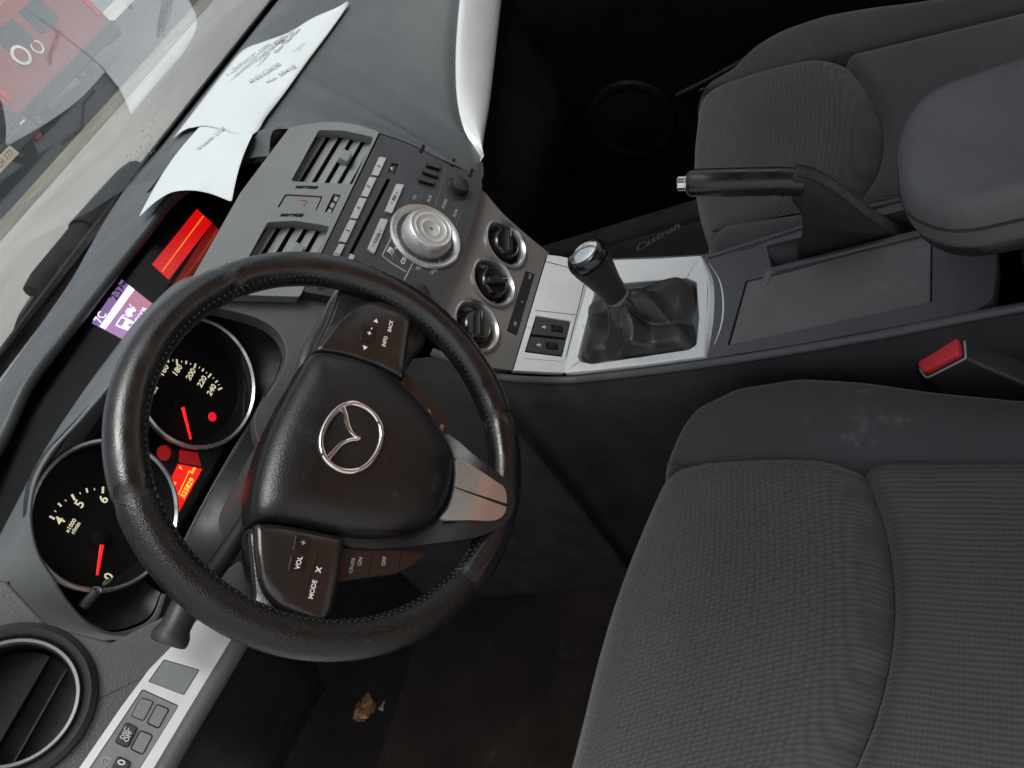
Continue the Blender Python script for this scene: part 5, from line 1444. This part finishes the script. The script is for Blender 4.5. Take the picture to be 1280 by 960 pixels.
# dark car seen from behind
YR = 13.0
pc = aty(5, 200, YR); tl = aty(36, 163, YR)
xm = pc.x; hw = .90
vc = thing('parked_car', 'dark grey car seen from behind through the windshield, with pale number plate', 'car', (xm, YR + 2, GZ))
vehicle(vc, xm - hw, xm + hw, YR, 4.3, [(-.02, .30, .90, .0), (.02, .24, 1.02, .0), (.10, .22, 1.12, .0), (.55, .22, 1.48, .05), (1.6, .22, 1.50, .05), (2.9, .22, 1.05, .0), (4.1, .24, .85, .0), (4.25, .30, .65, .0)], 'car_dark')
for s_ in (-1, 1):
    cx0 = xm + s_ * (tl.x - xm)
    f = Fr((cx0, YR - .035, tl.z), (1, 0, 0), (0, -1, 0))
    lm = obj('tail_light', G().prism(f, rnd(rect(0, -.03, .16, .34), .04), -.06, .03, .9), 'lamp_glass', vc, bev=.01)
    obj('reverse_lens', G().prism(f, rnd(rect(0, .12, .13, .09), .02), .03, .036), 'lamp_white', lm)
    wheel(vc, xm + s_ * .80, YR + .75); wheel(vc, xm + s_ * .80, YR + 3.3)
pq = aty(6, 199, YR - .15)
f = Fr((pq.x, YR - .135, pq.z), (1, 0, 0), (0, -1, 0))
pl2 = obj('number_plate', G().prism(f, rnd(rect(0, 0, .52, .17), .01), 0, .015), 'plate', vc)
obj('lettering', txt('CH 777', f, 0, 0, .13, h=.018), 'ink_dark', pl2, smooth=False)
f = Fr((xm, YR - .05, GZ + .42), (1, 0, 0), (0, -1, 0))
obj('bumper', G().prism(f, rnd(rect(0, 0, 1.74, .26), .08), -.1, .06), 'rubber', vc, bev=.03)
f = Fr((xm, YR + .33, GZ + 1.28), (1, 0, 0), (0, -.62, .78))
obj('rear_window', G().prism(f, rnd(rect(0, 0, 1.25, .40), .08), -.02, .02), 'car_glass', vc)
# red van
YV = 15.0
b0_, b1_ = aty(150, 32, YV), aty(45, 150, YV)
vx0, vx1 = b1_.x - .2, b0_.x - .1
rv_ = thing('delivery_van', 'red van with a white roundel parked beyond the dark car', 'van', ((vx0 + vx1) / 2, YV + 2, GZ))
vehicle(rv_, vx0, vx1, YV, 4.8, [(-.02, .32, 2.0, .02), (.03, .26, 2.06, .0), (.12, .24, 2.1, .0), (3.4, .24, 2.1, .0), (4.2, .24, 1.4, .05), (4.9, .28, 1.1, .0)], 'car_red')
xc_ = (vx0 + vx1) / 2
for s_ in (-1, 1):
    f = Fr((xc_ + s_ * .42, YV - .03, GZ + 1.48), (1, 0, 0), (0, -1, 0))
    obj('rear_window', G().prism(f, rnd(rect(0, 0, .62, .50), .06), -.02, .02), 'car_glass', rv_)
    f = Fr((xc_ + s_ * (vx1 - vx0) * .46, YV - .03, GZ + 1.0), (1, 0, 0), (0, -1, 0))
    obj('tail_light', G().prism(f, rnd(rect(0, 0, .12, .4), .03), -.03, .03), 'lamp_glass', rv_)
    wheel(rv_, xc_ + s_ * .85, YV + .8); wheel(rv_, xc_ + s_ * .85, YV + 3.7)
rd = aty(25, 70, YV)
f = Fr((rd.x, YV - .03, rd.z), (1, 0, 0), (0, -1, 0))
rn_ = obj('roundel', G().lathe(f, [(.19, 0), (.19, .02), (.0001, .022)], 40), 'lamp_white', rv_)
obj('roundel_ring', G().lathe(f.at(.0, .0), [(.135, .021), (.135, .026), (.0001, .027)], 36), 'car_red', rn_)
f2 = f.at(.42, -.08)
obj('badge_ring', G().lathe(f2, [(.13, 0), (.13, .015), (.10, .015), (.10, 0)], 36, close=True), 'lamp_white', rv_)
f = Fr((xc_, YV - .05, GZ + .45), (1, 0, 0), (0, -1, 0))
obj('bumper', G().prism(f, rnd(rect(0, 0, vx1 - vx0 - .05, .26), .06), -.1, .08), 'rubber', rv_, bev=.03)
# unseen brick wall added behind the car for warm light and reflections
M['brick'] = mat('reflector_brick', (.62, .22, .10), .85, var=.25, vscale=3)
bk_ = thing('brick_reflector', 'unseen red brick wall added behind the car for warm reflections', 'building', (0, -9, GZ))
obj('wall', G().hexa([V((-3, -12, GZ)), V((8, -12, GZ)), V((8, -9, GZ)), V((-3, -9, GZ)), V((-3, -12, 4.2)), V((8, -12, 4.2)), V((8, -9, 4.2)), V((-3, -9, 4.2))]), 'brick', bk_)
# long grey building behind
M['cladding'] = mat('grey_cladding', (.22, .26, .28), .6, var=.15, vscale=.4)
bd = thing('warehouse', 'long grey building far behind the parked vehicles', 'building', (20, 34, GZ))
g = G().hexa([V((-40, 34, GZ)), V((90, 34, GZ)), V((90, 44, GZ)), V((-40, 44, GZ)), V((-40, 34, 6)), V((90, 34, 6)), V((90, 44, 6)), V((-40, 44, 6))])
wb = obj('wall', g, 'cladding', bd)
for i in range(8):
    f = Fr((-20 + i * 12, 33.98, 1.6), (1, 0, 0), (0, -1, 0))
    obj('window', G().prism(f, rect(0, 0, 3.2, 1.6), -.05, .03), 'car_glass', bd)
SKY_STR, SUN_STR, EXPO = .15, 1.3, .62
# ================================================================ camera, light, world
cam = bpy.data.cameras.new('camera'); co = bpy.data.objects.new('camera', cam); COL.objects.link(co)
co.matrix_world = Matrix(((CX.x, -CY.x, -CZ.x, CAM.x), (CX.y, -CY.y, -CZ.y, CAM.y), (CX.z, -CY.z, -CZ.z, CAM.z), (0, 0, 0, 1)))
cam.sensor_width = 36; cam.lens = FPX * 36 / 1280; cam.clip_start = .02; cam.clip_end = 400
S.camera = co
w = bpy.data.worlds.new('World'); S.world = w; w.use_nodes = True
nt = w.node_tree; bg = nt.nodes['Background']
sky = nt.nodes.new('ShaderNodeTexSky'); sky.sky_type = 'NISHITA'; sky.sun_disc = False
SE, SR = R(72), R(185)
sky.sun_elevation = SE; sky.sun_rotation = SR; sky.dust_density = 4.0; sky.air_density = 1.0
hs = nt.nodes.new('ShaderNodeHueSaturation'); hs.inputs['Saturation'].default_value = .35
nt.links.new(sky.outputs[0], hs.inputs['Color']); nt.links.new(hs.outputs[0], bg.inputs['Color'])
bg.inputs['Strength'].default_value = SKY_STR
sl = bpy.data.lights.new('sun', 'SUN'); sl.energy = SUN_STR; sl.angle = R(28); sl.color = (1, .97, .93)
so = bpy.data.objects.new('sun', sl); COL.objects.link(so)
# sun_rotation is measured from +Y towards +X
d = V((math.sin(SR) * math.cos(SE), math.cos(SR) * math.cos(SE), math.sin(SE)))
so.rotation_euler = (-d).to_track_quat('-Z', 'Y').to_euler(); so.location = d * 20
S.view_settings.view_transform = 'Standard'; S.view_settings.look = 'None'
S.view_settings.exposure = EXPO; S.view_settings.gamma = 1
S.render.engine = 'CYCLES'
S.cycles.max_bounces = 8; S.cycles.transparent_max_bounces = 12; S.cycles.caustics_reflective = False; S.cycles.caustics_refractive = False
S.cycles.sample_clamp_indirect = 4.0
